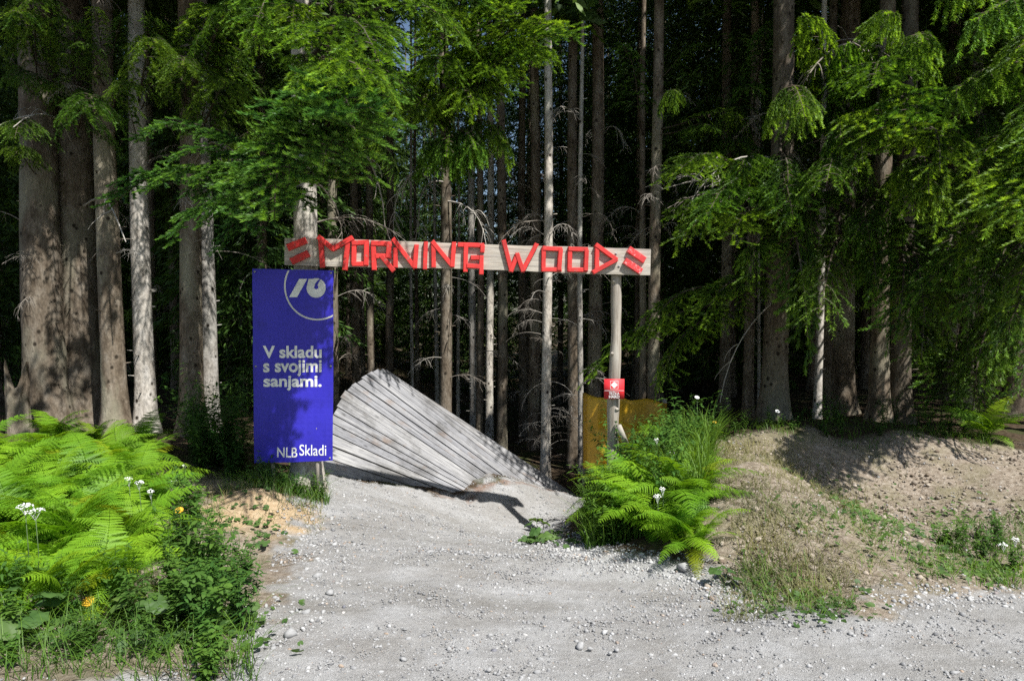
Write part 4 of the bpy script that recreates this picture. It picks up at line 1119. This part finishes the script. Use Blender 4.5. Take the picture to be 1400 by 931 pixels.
bare(1, 3.8, 40, 75, 7.8, BARE, 1.2); bare(1, 3.0, 190, 225, 8.2, BARE, 1.2); bare(0, 2.2, 5, 330, 8.3, DEAD[1]); bare(0, 1.8, 15, 420, 8.4, DEAD[4]); bare(4, 3.4, 320, 170, 7.6, DEAD[0])

# ------------------------------------------------------------------ ferns
def gen_frond(seed, L=.8):
    rng = np.random.default_rng(seed); mb = MB()
    n = 24; t = np.linspace(0, 1, 14)
    # rises, then arches over; local X outward, Z up
    ang = np.interp(t, [0, .35, 1], [1.15, .75, -.45 + rng.normal() * .12])
    st = L / 13
    ax = np.zeros((14, 3))
    for i in range(1, 14): ax[i] = ax[i - 1] + np.array([math.cos(ang[i]), 0.03 * math.sin(i * .5 + seed), math.sin(ang[i])]) * st
    mb.tube(ax, np.linspace(.005, .0012, 14), 3, .5, cap=False)
    for k in range(n):
        s = .16 + .84 * k / n + .004 * rng.normal()
        p = np.array([np.interp(s, t, ax[:, i]) for i in range(3)]); j = min(int(s * 13), 12); d = unit(ax[j + 1] - ax[j])
        u = (s - .16) / .84
        pl = L * .27 * (1 - u) ** .85 * min(1, .5 + 2.6 * u) + .012
        for sd in (-1, 1):
            side = np.array([0, sd, 0.0]); q = unit(side * 1.0 + d * .38 + np.array([0, 0, -.12 + rng.normal() * .08]))
            up = unit(np.cross(q, d) * -sd)
            m = max(4, int(pl / .0115)); V, Fc = [], []
            tipc = .35 + .5 * u
            prev = p
            for i in range(m):
                f = (i + .5) / m
                c = p + q * pl * f + np.array([0, 0, -.18 * pl * f * f])
                w = (.135 * pl * (1 - f) ** .7 + .004) * rng.uniform(.85, 1.12); hw = pl / m * .52
                pd = unit(d * 1.0 + q * .35)
                for e in (-1, 1):
                    o = unit(d * e + q * .45 + np.array([0, 0, -.15])) * w
                    b0 = len(V)
                    V += [c - q * hw, c + q * hw * .9, c + o + q * hw * .35, c + o - q * hw * .3]
                    Fc.append((b0, b0 + 1, b0 + 2, b0 + 3))
            mb.add(np.array(V), Fc, np.clip(tipc + rng.normal(size=len(V)) * .06, 0, 1))
    me = mb.mesh("frond"); me.materials.append(M["fern"]); return me
FROND = [gen_frond(400 + i, .8 * (.85 + .06 * i)) for i in range(6)]
rngF = np.random.default_rng(41)
def fern(x, y, size, label, group, n=None, zoff=0, tilt=0):
    z = h1(x, y) + zoff
    f = empty("fern", (x, y, z), label, "fern", group)
    n = n or int(rngF.integers(10, 14)); ph = rngF.random() * 6.28
    for k in range(n):
        o = obj("frond", FROND[rngF.integers(0, 6)], None, f)
        s = size * rngF.uniform(.75, 1.15); o.scale = (s, s * rngF.uniform(.85, 1.1), s)
        o.rotation_euler = (rngF.normal() * .25, rngF.normal() * .28 - tilt, ph + k * 6.28 / n + rngF.normal() * .25)
        o.location = (rngF.normal() * .02, rngF.normal() * .02, rngF.uniform(-.02, .03))
ROW = lambda y: "at the back of" if y > 5.3 else "in the middle of" if y > 4.4 else "at the front of"
spots = []
for _ in range(4000):
    if len(spots) >= 46: break
    y = rngF.uniform(3.55, 6.3); px = rngF.uniform(-120, 192 - (6.0 - y) * 6); x = (px - 700) / F * y
    if min([math.hypot(x - a, y - b_) for a, b_ in spots] + [9]) < .27: continue
    spots.append((x, y))
for x, y in spots:
    fern(x, y, rngF.uniform(.66, .92) * (1.0 if y > 4.2 else .8), "bright green fern %s the dense sunlit patch at the lower left" % ROW(y), "ferns %s the patch at the lower left" % ROW(y))
ROW2 = lambda y: "at the top of" if y > 5.95 else "halfway down" if y > 5.25 else "at the foot of"
for px, y in ((868, 6.2), (890, 5.9), (862, 5.8), (925, 5.5), (880, 5.4), (945, 5.0), (958, 4.8), (866, 6.4), (905, 6.4), (925, 4.9), (900, 5.2), (858, 6.1), (915, 5.75), (945, 5.45), (880, 5.65), (935, 6.2), (905, 6.05)):
    x = (px - 700) / F * y; fern(x, y, rngF.uniform(.7, .92) * (.7 if y < 5.2 else .95), "bright green fern %s the overgrown mound below the sign post" % ROW2(y), "ferns %s the mound below the post" % ROW2(y))
fern(at(925, 500, 7.6).x, 7.6, .85, "pale fern standing behind the grass right of the ochre mat", None)
fern(at(1350, 500, 7.6).x, 7.6, .8, "small fern at the right end of the bank crest", None)
for px, y in ((130, 7.6), (190, 7.3), (70, 7.8)):
    fern((px - 700) / F * y, y, .75, "shaded fern at the foot of the dark left trunks", "shaded ferns under the left trunks")

# ------------------------------------------------------------------ weeds, grass, flowers
def gen_weed(seed, H=.5, stems=7, leaf=(.055, .012), per=16, tipy=.7):
    rng = np.random.default_rng(seed); mb = MB()
    for s in range(stems):
        th = rng.random() * 6.28; ln = rng.uniform(.1, .45); h = H * rng.uniform(.6, 1.1)
        pts = np.array([[math.cos(th) * ln * h * t ** 1.3 + .015 * rng.normal(), math.sin(th) * ln * h * t ** 1.3 + .015 * rng.normal(), h * t] for t in np.linspace(0, 1, 6)])
        mb.tube(pts, np.linspace(.003, .0012, 6), 3, .15, cap=False)
        for k in range(per):
            t = rng.uniform(.12, 1.0); c = np.array([np.interp(t, np.linspace(0, 1, 6), pts[:, i]) for i in range(3)])
            a = rng.random() * 6.28; d = unit([math.cos(a), math.sin(a), rng.uniform(-.2, .7)]); w = unit(np.cross(d, [0, 0, 1])); l = leaf[0] * rng.uniform(.6, 1.35) * (1.25 - .5 * t)
            ww = leaf[1] * rng.uniform(.8, 1.3); dn = np.array([0, 0, -.25 * l])
            v = [c, c + d * l * .35 + w * ww, c + d * l * .75 + w * ww * .7 + dn * .5, c + d * l + dn, c + d * l * .75 - w * ww * .7 + dn * .5, c + d * l * .35 - w * ww]
            mb.add(v, [(0, 1, 5), (1, 2, 5), (2, 4, 5), (2, 3, 4)], np.clip(t * tipy + rng.normal() * .1, 0, 1))
    me = mb.mesh("weed"); me.materials.append(M["weed"]); return me
WEED = [gen_weed(600, .46, 7, (.075, .010), 20), gen_weed(601, .55, 6, (.085, .011), 22), gen_weed(602, .38, 8, (.055, .013), 18), gen_weed(603, .32, 8, (.06, .018), 14)]
TALL = [gen_weed(610, .95, 6, (.085, .013), 34), gen_weed(611, .8, 7, (.08, .012), 30)]
rngW = np.random.default_rng(51)
def weed(px, y, me, s, label, group, x=None):
    x = (px - 700) / F * y if x is None else x
    o = obj("weed_plant", me, None, None, (x, y, h1(x, y) - .01)); o.scale = (s, s, s * rngW.uniform(.85, 1.15)); o.rotation_euler = (rngW.normal() * .08, rngW.normal() * .08, rngW.random() * 6.28)
    tag(o, label, "weed", group)
for k in range(52):
    y = rngW.uniform(3.25, 5.3); px = rngW.uniform(225 + (y - 3.3) * 16, 355 - abs(y - 4.4) * 18)
    if px > 265 and y > 4.35: continue
    weed(px, y, WEED[rngW.integers(0, 4)], rngW.uniform(.7, 1.0) * (1 if px < 290 else .72), "dark green leafy weed between the lower left ferns and the gravel", "weeds beside the lower left ferns")
for k in range(26):
    y = rngW.uniform(2.9, 3.6); px = rngW.uniform(-20, 300)
    weed(px, y, WEED[rngW.integers(0, 4)], rngW.uniform(.4, .7), "low leafy weed along the bottom left edge below the ferns", "weeds below the lower left ferns")
for k in range(14):
    weed(rngW.uniform(338, 440), rngW.uniform(5.95, 6.17), WEED[rngW.integers(0, 4)], rngW.uniform(.45, .7), "low weed under the lower edge of the blue banner", "weeds under the banner")
for k in range(30):
    y = rngW.uniform(6.4, 8.2); px = rngW.uniform(262, 342)
    weed(px, y, TALL[rngW.integers(0, 2)], rngW.uniform(.7, 1.1), "tall willowy weed left of the blue banner", "tall weeds left of the banner")
for k in range(85):
    y = rngW.uniform(5.2, 7.2); px = rngW.uniform(808 if y < 6.4 else 815, 960 + (y - 6) * 25)
    weed(px, y, (WEED + TALL)[rngW.integers(0, 6)], rngW.uniform(.6, .9), "green leafy weed in the overgrown mound below the sign post", "weeds on the mound below the post")
for k in range(30):
    px = rngW.uniform(960, 1330); y = rngW.uniform(7.15, 7.9)
    weed(px, y, WEED[rngW.integers(0, 4)], rngW.uniform(.35, .75), "shaded weed along the crest of the earth bank", "weeds along the bank crest")
for k in range(24):
    px = rngW.uniform(1290, 1440); y = rngW.uniform(4.3, 5.2)
    weed(px, y, WEED[rngW.integers(0, 4)], rngW.uniform(.28, .5), "low weed at the foot of the bank near the right edge", "weeds at the right foot of the bank")

def grass_mesh(pts, h, wd, rng, lean=.5, dry=0.0):
    """pts (n,2) -> blades of three quads; heights h (n)"""
    n = len(pts); z = height(pts[:, 0], pts[:, 1]); th = rng.random(n) * 6.28
    d = np.stack([np.cos(th), np.sin(th)], 1); w = np.stack([-d[:, 1], d[:, 0]], 1) * wd
    ln = (lean * rng.uniform(.2, 1.3, n))[:, None] * h[:, None]
    V = []
    for t, ww in ((0, 1), (.4, .9), (.75, .55), (1, .05)):
        c = np.c_[pts + d * ln * t ** 1.8, z + h * t * (1 - .25 * t * lean) - .01]
        V.append(c + np.c_[w * ww, np.zeros(n)]); V.append(c - np.c_[w * ww, np.zeros(n)])
    v = np.stack(V, 1).reshape(-1, 3); o = np.arange(n)[:, None] * 8
    f = np.concatenate([o + np.array([[0, 1, 3, 2]]), o + np.array([[2, 3, 5, 4]]), o + np.array([[4, 5, 7, 6]])])
    a = np.tile(np.repeat([.05, .35, .65, .95], 2), n) * np.repeat(rng.uniform(.4, 1.1, n), 8)
    return make_mesh("grass", v, f, dict(tip=np.clip(a, 0, 1)))
rngG = np.random.default_rng(61)
def scatter(n, fn):
    """n points (x,y) from fn(n)->px,y"""
    px, y = fn(n); return np.stack([(px - 700) / F * y, y], 1)
U = rngG.uniform
def patch(cs):
    def fn(n):
        k = rngG.integers(0, len(cs), n); c = np.array(cs, float)[k]
        return c[:, 0] + rngG.normal(size=n) * c[:, 2], c[:, 1] + rngG.normal(size=n) * c[:, 3]
    return fn
pts = np.concatenate([
    scatter(2600, lambda n: (lambda y: (U(0, 1, n) * (170 - (y - 6) * -10) + 800 + (y < 6) * 5, y))(U(5.35, 7.2, n))),
    scatter(1300, lambda n: (U(892, 975, n), U(6.2, 7.2, n))), scatter(1900, lambda n: (U(800, 965, n), U(5.2, 6.2, n)))])
pxx = 700 + pts[:, 0] / pts[:, 1] * F
hh = U(.15, .55, len(pts)) * np.where(pxx > 890, 1, .7)
tag(obj("grass", grass_mesh(pts, hh, .0042, rngG, .7), M["grass"]), "tall green grass on the mound below the sign post", "grass", kind="stuff")
pts = np.concatenate([scatter(1300, lambda n: (U(-30, 345, n), U(2.85, 3.7, n))), scatter(700, lambda n: (U(300, 430, n), U(5.6, 7.3, n))), scatter(500, lambda n: (U(200, 330, n), U(3.6, 5.4, n))),
                      scatter(500, lambda n: (U(395, 440, n), U(6.4, 7.4, n))), scatter(650, lambda n: (U(335, 448, n), U(5.95, 6.2, n)))])
tag(obj("grass", grass_mesh(pts, U(.05, .26, len(pts)), .0022, rngG, 1.1), M["grass"]), "thin grass among the weeds at the left of the path", "grass", kind="stuff")
pts = np.concatenate([scatter(1500, lambda n: (U(960, 1360, n), U(7.0, 8.0, n))), scatter(700, lambda n: (U(1290, 1430, n), U(4.2, 5.6, n))), scatter(900, patch([(1055, 4.15, 28, .14), (1105, 3.9, 30, .1), (1150, 3.74, 22, .07), (1040, 4.4, 20, .12), (1290, 4.25, 50, .1), (1390, 4.15, 40, .1)])), scatter(600, lambda n: (lambda t: (1080 + t * 280 + rngG.normal(size=n) * 26, 5.0 - t * .75 + rngG.normal(size=n) * .16))(U(0, 1, n)))])
tag(obj("grass", grass_mesh(pts, U(.03, .15, len(pts)), .0026, rngG, 1.1), M["grass"]), "short grass along the crest and foot of the earth bank", "grass", kind="stuff")
# dry grass on the bank and round the sand
def dry_pts(n):
    y = U(4.0, 6.9, n); px = 940 + (7 - y) * 30 + np.abs(rngG.normal(size=n)) * 110
    return px, y
pts = np.concatenate([scatter(6500, dry_pts), scatter(900, lambda n: (U(990, 1180, n), U(3.65, 4.5, n))), scatter(900, lambda n: (U(275, 440, n), U(5.2, 6.9, n)))])
tag(obj("dry_grass", grass_mesh(pts, U(.03, .13, len(pts)), .0022, rngG, 1.1), M["drygrass"]), "sparse dry grass over the earth bank", "grass", kind="stuff")

def broad_leaves(n, fn, rmin, rmax, rng, flat_=.35):
    """rounded leaves lying near the ground"""
    pts = scatter(n, fn); z = height(pts[:, 0], pts[:, 1]); V, Fc, A = [], [], []
    for i in range(n):
        r = rng.uniform(rmin, rmax); nn = unit([rng.normal() * flat_, rng.normal() * flat_ - .2, 1]); u = unit(np.cross(nn, [math.cos(i), math.sin(i), 0])); v = np.cross(nn, u)
        c = np.array([pts[i, 0], pts[i, 1], z[i] + rng.uniform(.01, .05)]); b0 = len(V)
        V.append(c - nn * r * .12)
        for k in range(9):
            a = .35 + k * (6.28 - .7) / 8; rr = r * (1 + .08 * math.sin(k * 2.6))
            V.append(c + (u * math.cos(a) + v * math.sin(a)) * rr)
        Fc += [(b0, b0 + k, b0 + k + 1) for k in range(1, 9)]; A += [rng.uniform(0, 1)] * 10
    return make_mesh("ground_cover", np.array(V), np.array(Fc), dict(tip=A))
tag(obj("ground_cover", broad_leaves(1100, patch([(1100, 3.85, 40, .1), (1140, 3.7, 35, .08), (1060, 4.1, 30, .12), (1200, 4.6, 60, .12), (1130, 4.9, 40, .15), (1190, 5.2, 25, .15), (1250, 5.3, 30, .15), (1170, 5.6, 20, .15), (1240, 5.0, 40, .12), (1330, 4.5, 40, .2), (1310, 5.7, 40, .2), (1150, 6.0, 40, .3), (1360, 4.2, 30, .1), (1280, 4.3, 50, .12)]), .008, .022, rngG), M["coltsfoot"]),
    "round green leaves creeping over the earth bank", "ground cover", kind="stuff")
tag(obj("ground_cover", broad_leaves(700, patch([(740, 5.9, 12, .1), (300, 3.5, 40, .15), (200, 3.25, 60, .1), (350, 5.2, 20, .3), (410, 6.8, 15, .2), (830, 5.6, 30, .1), (60, 3.3, 40, .1)]), .012, .03, rngG), M["coltsfoot"]),
    "small round leaves at the edges of the gravel path", "ground cover", kind="stuff")

def leaf_mesh(r, seed):
    rng = np.random.default_rng(seed); V, Fc, A = [np.array([0, 0, 0.])], [], [.2]
    for ring, f in ((1, .55), (2, 1.0)):
        for k in range(17):
            a = .3 + k * (6.28 - .6) / 16; rr = r * f * (1 + .06 * math.sin(k * 3.1 + seed))
            V.append(np.array([rr * math.cos(a) * -1 + r * .15, rr * math.sin(a), .12 * r * math.sin(k * 1.9) * f - .25 * r * f * f + .1 * r])); A.append(.3 + .4 * f)
    for k in range(16):
        Fc += [(0, 1 + k, 2 + k), (1 + k, 18 + k, 19 + k), (1 + k, 19 + k, 2 + k)]
    me = make_mesh("leaf", np.array(V), np.array(Fc), dict(tip=A), smooth=True); me.materials.append(M["coltsfoot"]); return me
LEAVES = [leaf_mesh(.085, 1), leaf_mesh(.085, 2)]
def big_leaf_plant(px, y, s, n, label):
    x = (px - 700) / F * y; z = h1(x, y)
    p = empty("broad_leaf_plant", (x, y, z), label, "plant"); rng = random.Random(px)
    for k in range(n):
        th = k * 2.4 + rng.random(); r = .05 + .05 * rng.random()
        hh = s * rng.uniform(.08, .2)
        l = obj("leaf", LEAVES[k % 2], None, p, (math.cos(th) * r * s * 1.4, math.sin(th) * r * s * 1.4, hh)); l.scale = (s * rng.uniform(.7, 1),) * 3
        l.rotation_euler = (rng.uniform(-.3, .3), rng.uniform(.1, .6), th)
        mb = MB(); mb.tube([(0, 0, 0), (math.cos(th) * r * s, math.sin(th) * r * s, hh * .6), tuple(l.location)], .003, 5, .3); st = obj("stalk", mb.mesh("stalk"), M["stem"], p)
big_leaf_plant(185, 3.42, 1.0, 7, "broad leaved plant below the yellow flower in the lower left")
big_leaf_plant(12, 3.3, 1.1, 6, "broad leaved plant in the bottom left corner")
big_leaf_plant(738, 5.95, .9, 5, "small broad leaved plant at the edge of the gravel before the ramp end")
big_leaf_plant(994, 4.35, .6, 3, "single broad leaf lying at the foot of the ferns and bank")

def flower(px, py, d, kind, size, label):
    top = at(px, py, d); z0 = h1(top.x, d)
    f = empty("flower", (top.x, d, z0), label, "flower")
    h = max(top.z - z0, .06); mb = MB()
    mb.tube([(0, 0, 0), (.01, .005, h * .5), (0, 0, h)], [.003, .0025, .002], 5); obj("stem", mb.mesh("stem"), M["stem"], f)
    hd = MB(); rng = np.random.default_rng(int(px * 7 + py))
    if kind == "umbel":
        for k in range(int(60 * size / .05)):
            r = size * math.sqrt(rng.random()); a = rng.random() * 6.28; c = np.array([r * math.cos(a), r * math.sin(a), h + .012 * (1 - (r / size) ** 2) + rng.normal() * .004])
            n = unit([rng.normal() * .4, rng.normal() * .4 - .3, 1]); u = unit(np.cross(n, [1, .2, 0])); v = np.cross(n, u); s = .0055
            hd.add([c + u * s, c + v * s, c - u * s, c - v * s], [(0, 1, 2, 3)])
        for k in range(6):
            a = k * 1.05; hd.tube([(0, 0, h - .05), (size * .6 * math.cos(a), size * .6 * math.sin(a), h)], .0012, 3, cap=False)
    else:
        tiltv = unit([0.1, -.55, .85]); u = unit(np.cross(tiltv, [1, 0, 0])); v = np.cross(tiltv, u)
        for k in range(15):
            a = k * 6.28 / 15; dd = u * math.cos(a) + v * math.sin(a); e = np.cross(tiltv, dd); c = np.array([0, 0, h])
            hd.add([c + dd * size * .2 - e * size * .08, c + dd * size * .2 + e * size * .08, c + dd * size + e * size * .14, c + dd * size - e * size * .14], [(0, 1, 2, 3)])
        for k in range(14):
            a = rng.random() * 6.28; r = size * .24 * math.sqrt(rng.random()); c = np.array([0, 0, h + .004]) + (u * math.cos(a) + v * math.sin(a)) * r; s = .004
            hd.add([c + u * s, c + v * s, c - u * s, c - v * s], [(0, 1, 2, 3)])
    obj("flower_head", hd.mesh("flower_head"), M["yellow"] if kind == "yellow" else M["petal"], f)
flower(48, 699, 3.7, "umbel", .05, "large white flower head in the middle of the left ferns")
flower(34, 692, 3.7, "umbel", .04, "white flower head at the left of the largest one in the ferns")
flower(190, 660, 4.6, "umbel", .03, "small white flower head at the top right of the left ferns")
flower(176, 655, 4.7, "umbel", .028, "highest white flower head above the left ferns")
flower(239, 655, 5.5, "daisy", .03, "white daisy between the ferns and the tall weeds")
flower(252, 637, 5.9, "umbel", .025, "white blossom beside the daisy left of the banner")
flower(206, 672, 4.6, "umbel", .022, "lowest small white flower head among the upper ferns")
flower(122, 866, 3.55, "yellow", .034, "large yellow daisy at the bottom of the left ferns")
flower(245, 697, 4.4, "yellow", .026, "small yellow flower at the right side of the left ferns")
flower(142, 830, 3.7, "yellow", .018, "small orange yellow bud above the large yellow daisy")
flower(899, 679, 5.0, "umbel", .03, "white flower head in the middle of the right ferns")
flower(906, 669, 5.1, "umbel", .022, "smaller white flower head on top of the right ferns")
flower(919, 619, 6.0, "umbel", .028, "white flower head in the tall grass right of the post")
flower(898, 601, 6.2, "umbel", .022, "white blossom nearest to the post in the tall grass")
flower(953, 543, 6.9, "daisy", .025, "white daisy above the grass right of the ochre mat")
flower(977, 577, 6.9, "yellow", .022, "small yellow flower on the crest right of the grass")
flower(1063, 562, 7.2, "daisy", .025, "white daisy before the big trunk on the bank")
flower(1372, 745, 4.7, "umbel", .03, "white flower head at the right edge of the bank")
flower(1388, 738, 4.7, "umbel", .025, "white flower head nearest the right edge")

# ------------------------------------------------------------------ gravel and loose stones
def ico():
    p = (1 + 5 ** .5) / 2
    v = np.array([(-1, p, 0), (1, p, 0), (-1, -p, 0), (1, -p, 0), (0, -1, p), (0, 1, p), (0, -1, -p), (0, 1, -p), (p, 0, -1), (p, 0, 1), (-p, 0, -1), (-p, 0, 1)], float)
    v /= np.linalg.norm(v[0])
    f = np.array([(0, 11, 5), (0, 5, 1), (0, 1, 7), (0, 7, 10), (0, 10, 11), (1, 5, 9), (5, 11, 4), (11, 10, 2), (10, 7, 6), (7, 1, 8), (3, 9, 4), (3, 4, 2), (3, 2, 6), (3, 6, 8), (3, 8, 9), (4, 9, 5), (2, 4, 11), (6, 2, 10), (8, 6, 7), (9, 8, 1)])
    return v, f
ICO_V, ICO_F = ico()
def rocks(P, size, rng, flat_=.6, sink=.25):
    n = len(P)
    v = ICO_V[None] * (1 + rng.normal(size=(n, 12, 1)) * .2)
    sc = np.stack([rng.uniform(.7, 1.3, n), rng.uniform(.6, 1.1, n), rng.uniform(.4, .9, n) * flat_ / .6], 1) * size[:, None]
    v = v * sc[:, None, :]
    a = rng.random(n) * 6.28; c, s = np.cos(a)[:, None], np.sin(a)[:, None]
    b_ = rng.normal(size=n) * .35; cb, sb = np.cos(b_)[:, None], np.sin(b_)[:, None]
    y2, z2 = v[..., 1] * cb - v[..., 2] * sb, v[..., 1] * sb + v[..., 2] * cb
    x3, y3 = v[..., 0] * c - y2 * s, v[..., 0] * s + y2 * c
    out = np.stack([x3 + P[:, None, 0], y3 + P[:, None, 1], z2 + P[:, None, 2] + (size * sink)[:, None] * .5], -1)
    f = ICO_F[None] + (np.arange(n) * 12)[:, None, None]
    return out.reshape(-1, 3), f.reshape(-1, 3)
rngS = np.random.default_rng(71)
def road_pts(n, y0, y1, lo=-3.0, hi=5.2, mask=None):
    x, y = rngS.uniform(lo, hi, n), rngS.uniform(y0, y1, n)
    sd = poly_sd(x, y, ROAD)
    k = (sd > -.12 + .0 * x) & (np.abs(x) < y * .80 + .1)
    if mask is not None: k &= mask(x, y, sd)
    return np.stack([x[k], y[k]], 1)
def lift(p):
    X, Y = p[:, 0], p[:, 1]
    return np.c_[p, height(X, Y) + (vnoise(X, Y, 2.2, 1) - .5) * .05 * .6 + (vnoise(X, Y, 7, 2) - .5) * .022 * .6]
a1 = road_pts(46000, 2.7, 5.2, mask=lambda x, y, sd: vnoise(x, y, 2.5, 31) + .6 * vnoise(x, y, 8, 32) > .5)
a2 = road_pts(15000, 5.0, 9.0, -2.6, 1.2)
p = np.concatenate([a1, a2]); size = np.clip(rngS.lognormal(-5.5, .52, len(p)), .002, .016) * (1 + .25 * (p[:, 1] > 5))
v, f = rocks(lift(p), size, rngS)
tag(obj("gravel", make_mesh("gravel", v, f), M["stone"]), "loose pale gravel on the path", "gravel", kind="stuff")
# heap of clean white stones below the right ferns and along the left edge
edge = np.array([(.42, 5.95), (.5, 5.45), (.72, 5.15), (1.0, 4.85), (1.42, 4.45), (1.6, 3.9)])
def along(n, E, s):
    k = rngS.integers(0, len(E) - 1, n); t = rngS.random(n)[:, None]; q = E[k] * (1 - t) + E[k + 1] * t
    return q + rngS.normal(size=(n, 2)) * s
le = np.array([(-1.25, 3.2), (-1.33, 4.0), (-1.55, 4.9), (-1.85, 6.0), (-2.05, 7.0)])
p = np.concatenate([along(1700, edge, .12) + np.array([-.08, -.1]), along(420, le, .12) + np.array([.1, 0]), along(500, np.array([(1.9, 3.7), (2.4, 3.9), (3.2, 3.9)]), .12), scatter(300, lambda n: (rngS.uniform(1000, 1380, n), rngS.uniform(4.6, 6.9, n)))])
size = np.clip(rngS.lognormal(-4.9, .42, len(p)), .004, .018)
v, f = rocks(lift(p), size, rngS, .7, .5)
tag(obj("gravel", make_mesh("gravel", v, f), M["stone_white"]), "coarse white stones heaped along the plant edges of the path", "gravel", kind="stuff")
# earth crumbs and pebbles on the bank
p = scatter(5000, lambda n: (rngS.uniform(960, 1440, n), rngS.uniform(4.0, 7.2, n)))
v, f = rocks(lift(p), np.clip(rngS.lognormal(-4.95, .6, len(p)), .003, .03), rngS)
M["crumb"] = stone_mat("earth_crumbs", (.16, .12, .085), (.36, .31, .25))
tag(obj("gravel", make_mesh("gravel", v, f), M["crumb"]), "brown crumbs and pebbles on the earth bank", "gravel", kind="stuff")
# stones large enough to pick out
def rock_mesh(seed):
    rng = np.random.default_rng(seed); v, f = rocks(np.zeros((1, 3)), np.ones(1), rng, .55, 0)
    me = make_mesh("stone", v, f); me.materials.append(M["stone"]); return me
ROCK = [rock_mesh(i) for i in range(5)]
def stone(px, y, s, label, group=None):
    x = (px - 700) / F * y; o = obj("stone", ROCK[int(px) % 5], None, None, (x, y, h1(x, y) + s * .25)); o.scale = (s,) * 3; o.rotation_euler = (0, 0, px); tag(o, label, "stone", group)
stone(795, 3.31, .032, "flat grey stone lying alone near the bottom centre of the gravel")
stone(668, 3.02, .016, "dark round pebble at the bottom edge of the gravel")
stone(937, 4.62, .05, "angular pale stone at the foot of the right ferns")
stone(392, 3.35, .04, "large flat white stone by the left edge of the gravel")
stone(414, 3.65, .028, "flat white stone above the largest one at the left of the gravel")
stone(448, 4.0, .028, "pair stone of grey rock in the left half of the gravel")
stone(430, 4.3, .036, "flat half buried pale stone at the left of the gravel")
stone(584, 5.0, .03, "pale stone in the middle of the gravel before the ramp")
stone(1056, 3.55, .02, "dark lump on the gravel before the bank")
for k in range(24):
    px = rngS.uniform(400, 1390); y = rngS.uniform(3.05, 4.6)
    if poly_sd(np.array([(px - 700) / F * y]), np.array([y]), ROAD)[0] > .05:
        stone(px, y, rngS.uniform(.01, .018), "small loose pale stone on the gravel path", "small stones on the path")
# old grey stump at the left edge
def stump():
    x, y = at(22, 500, 8.4).x, 8.4; z = h1(x, y); rng = np.random.default_rng(9)
    s = empty("tree_stump", (x, y, z), "grey broken stump at the left edge behind the ferns", "stump")
    v, f = [], []
    for i in range(7):
        for j in range(14):
            a = j * 6.28 / 14; r = .12 * (1 + .25 * math.exp(-i * .8)) * (1 + .1 * math.sin(3 * a + i * .2)) + rng.normal() * .006
            zz = i / 6 * (.75 + .2 * math.sin(a * 2 + 1) + rng.normal() * .05 * (i == 6)) - .1 * (i == 0)
            v.append((r * math.cos(a), r * math.sin(a), zz))
    for i in range(6):
        for j in range(14): k = (j + 1) % 14; f.append((i * 14 + j, i * 14 + k, (i + 1) * 14 + k, (i + 1) * 14 + j))
    v.append((0, 0, .5)); f += [(84 + j, 84 + (j + 1) % 14, 98) for j in range(14)]
    obj("bole", make_mesh("bole", v, f), M["bark"], s)
stump()
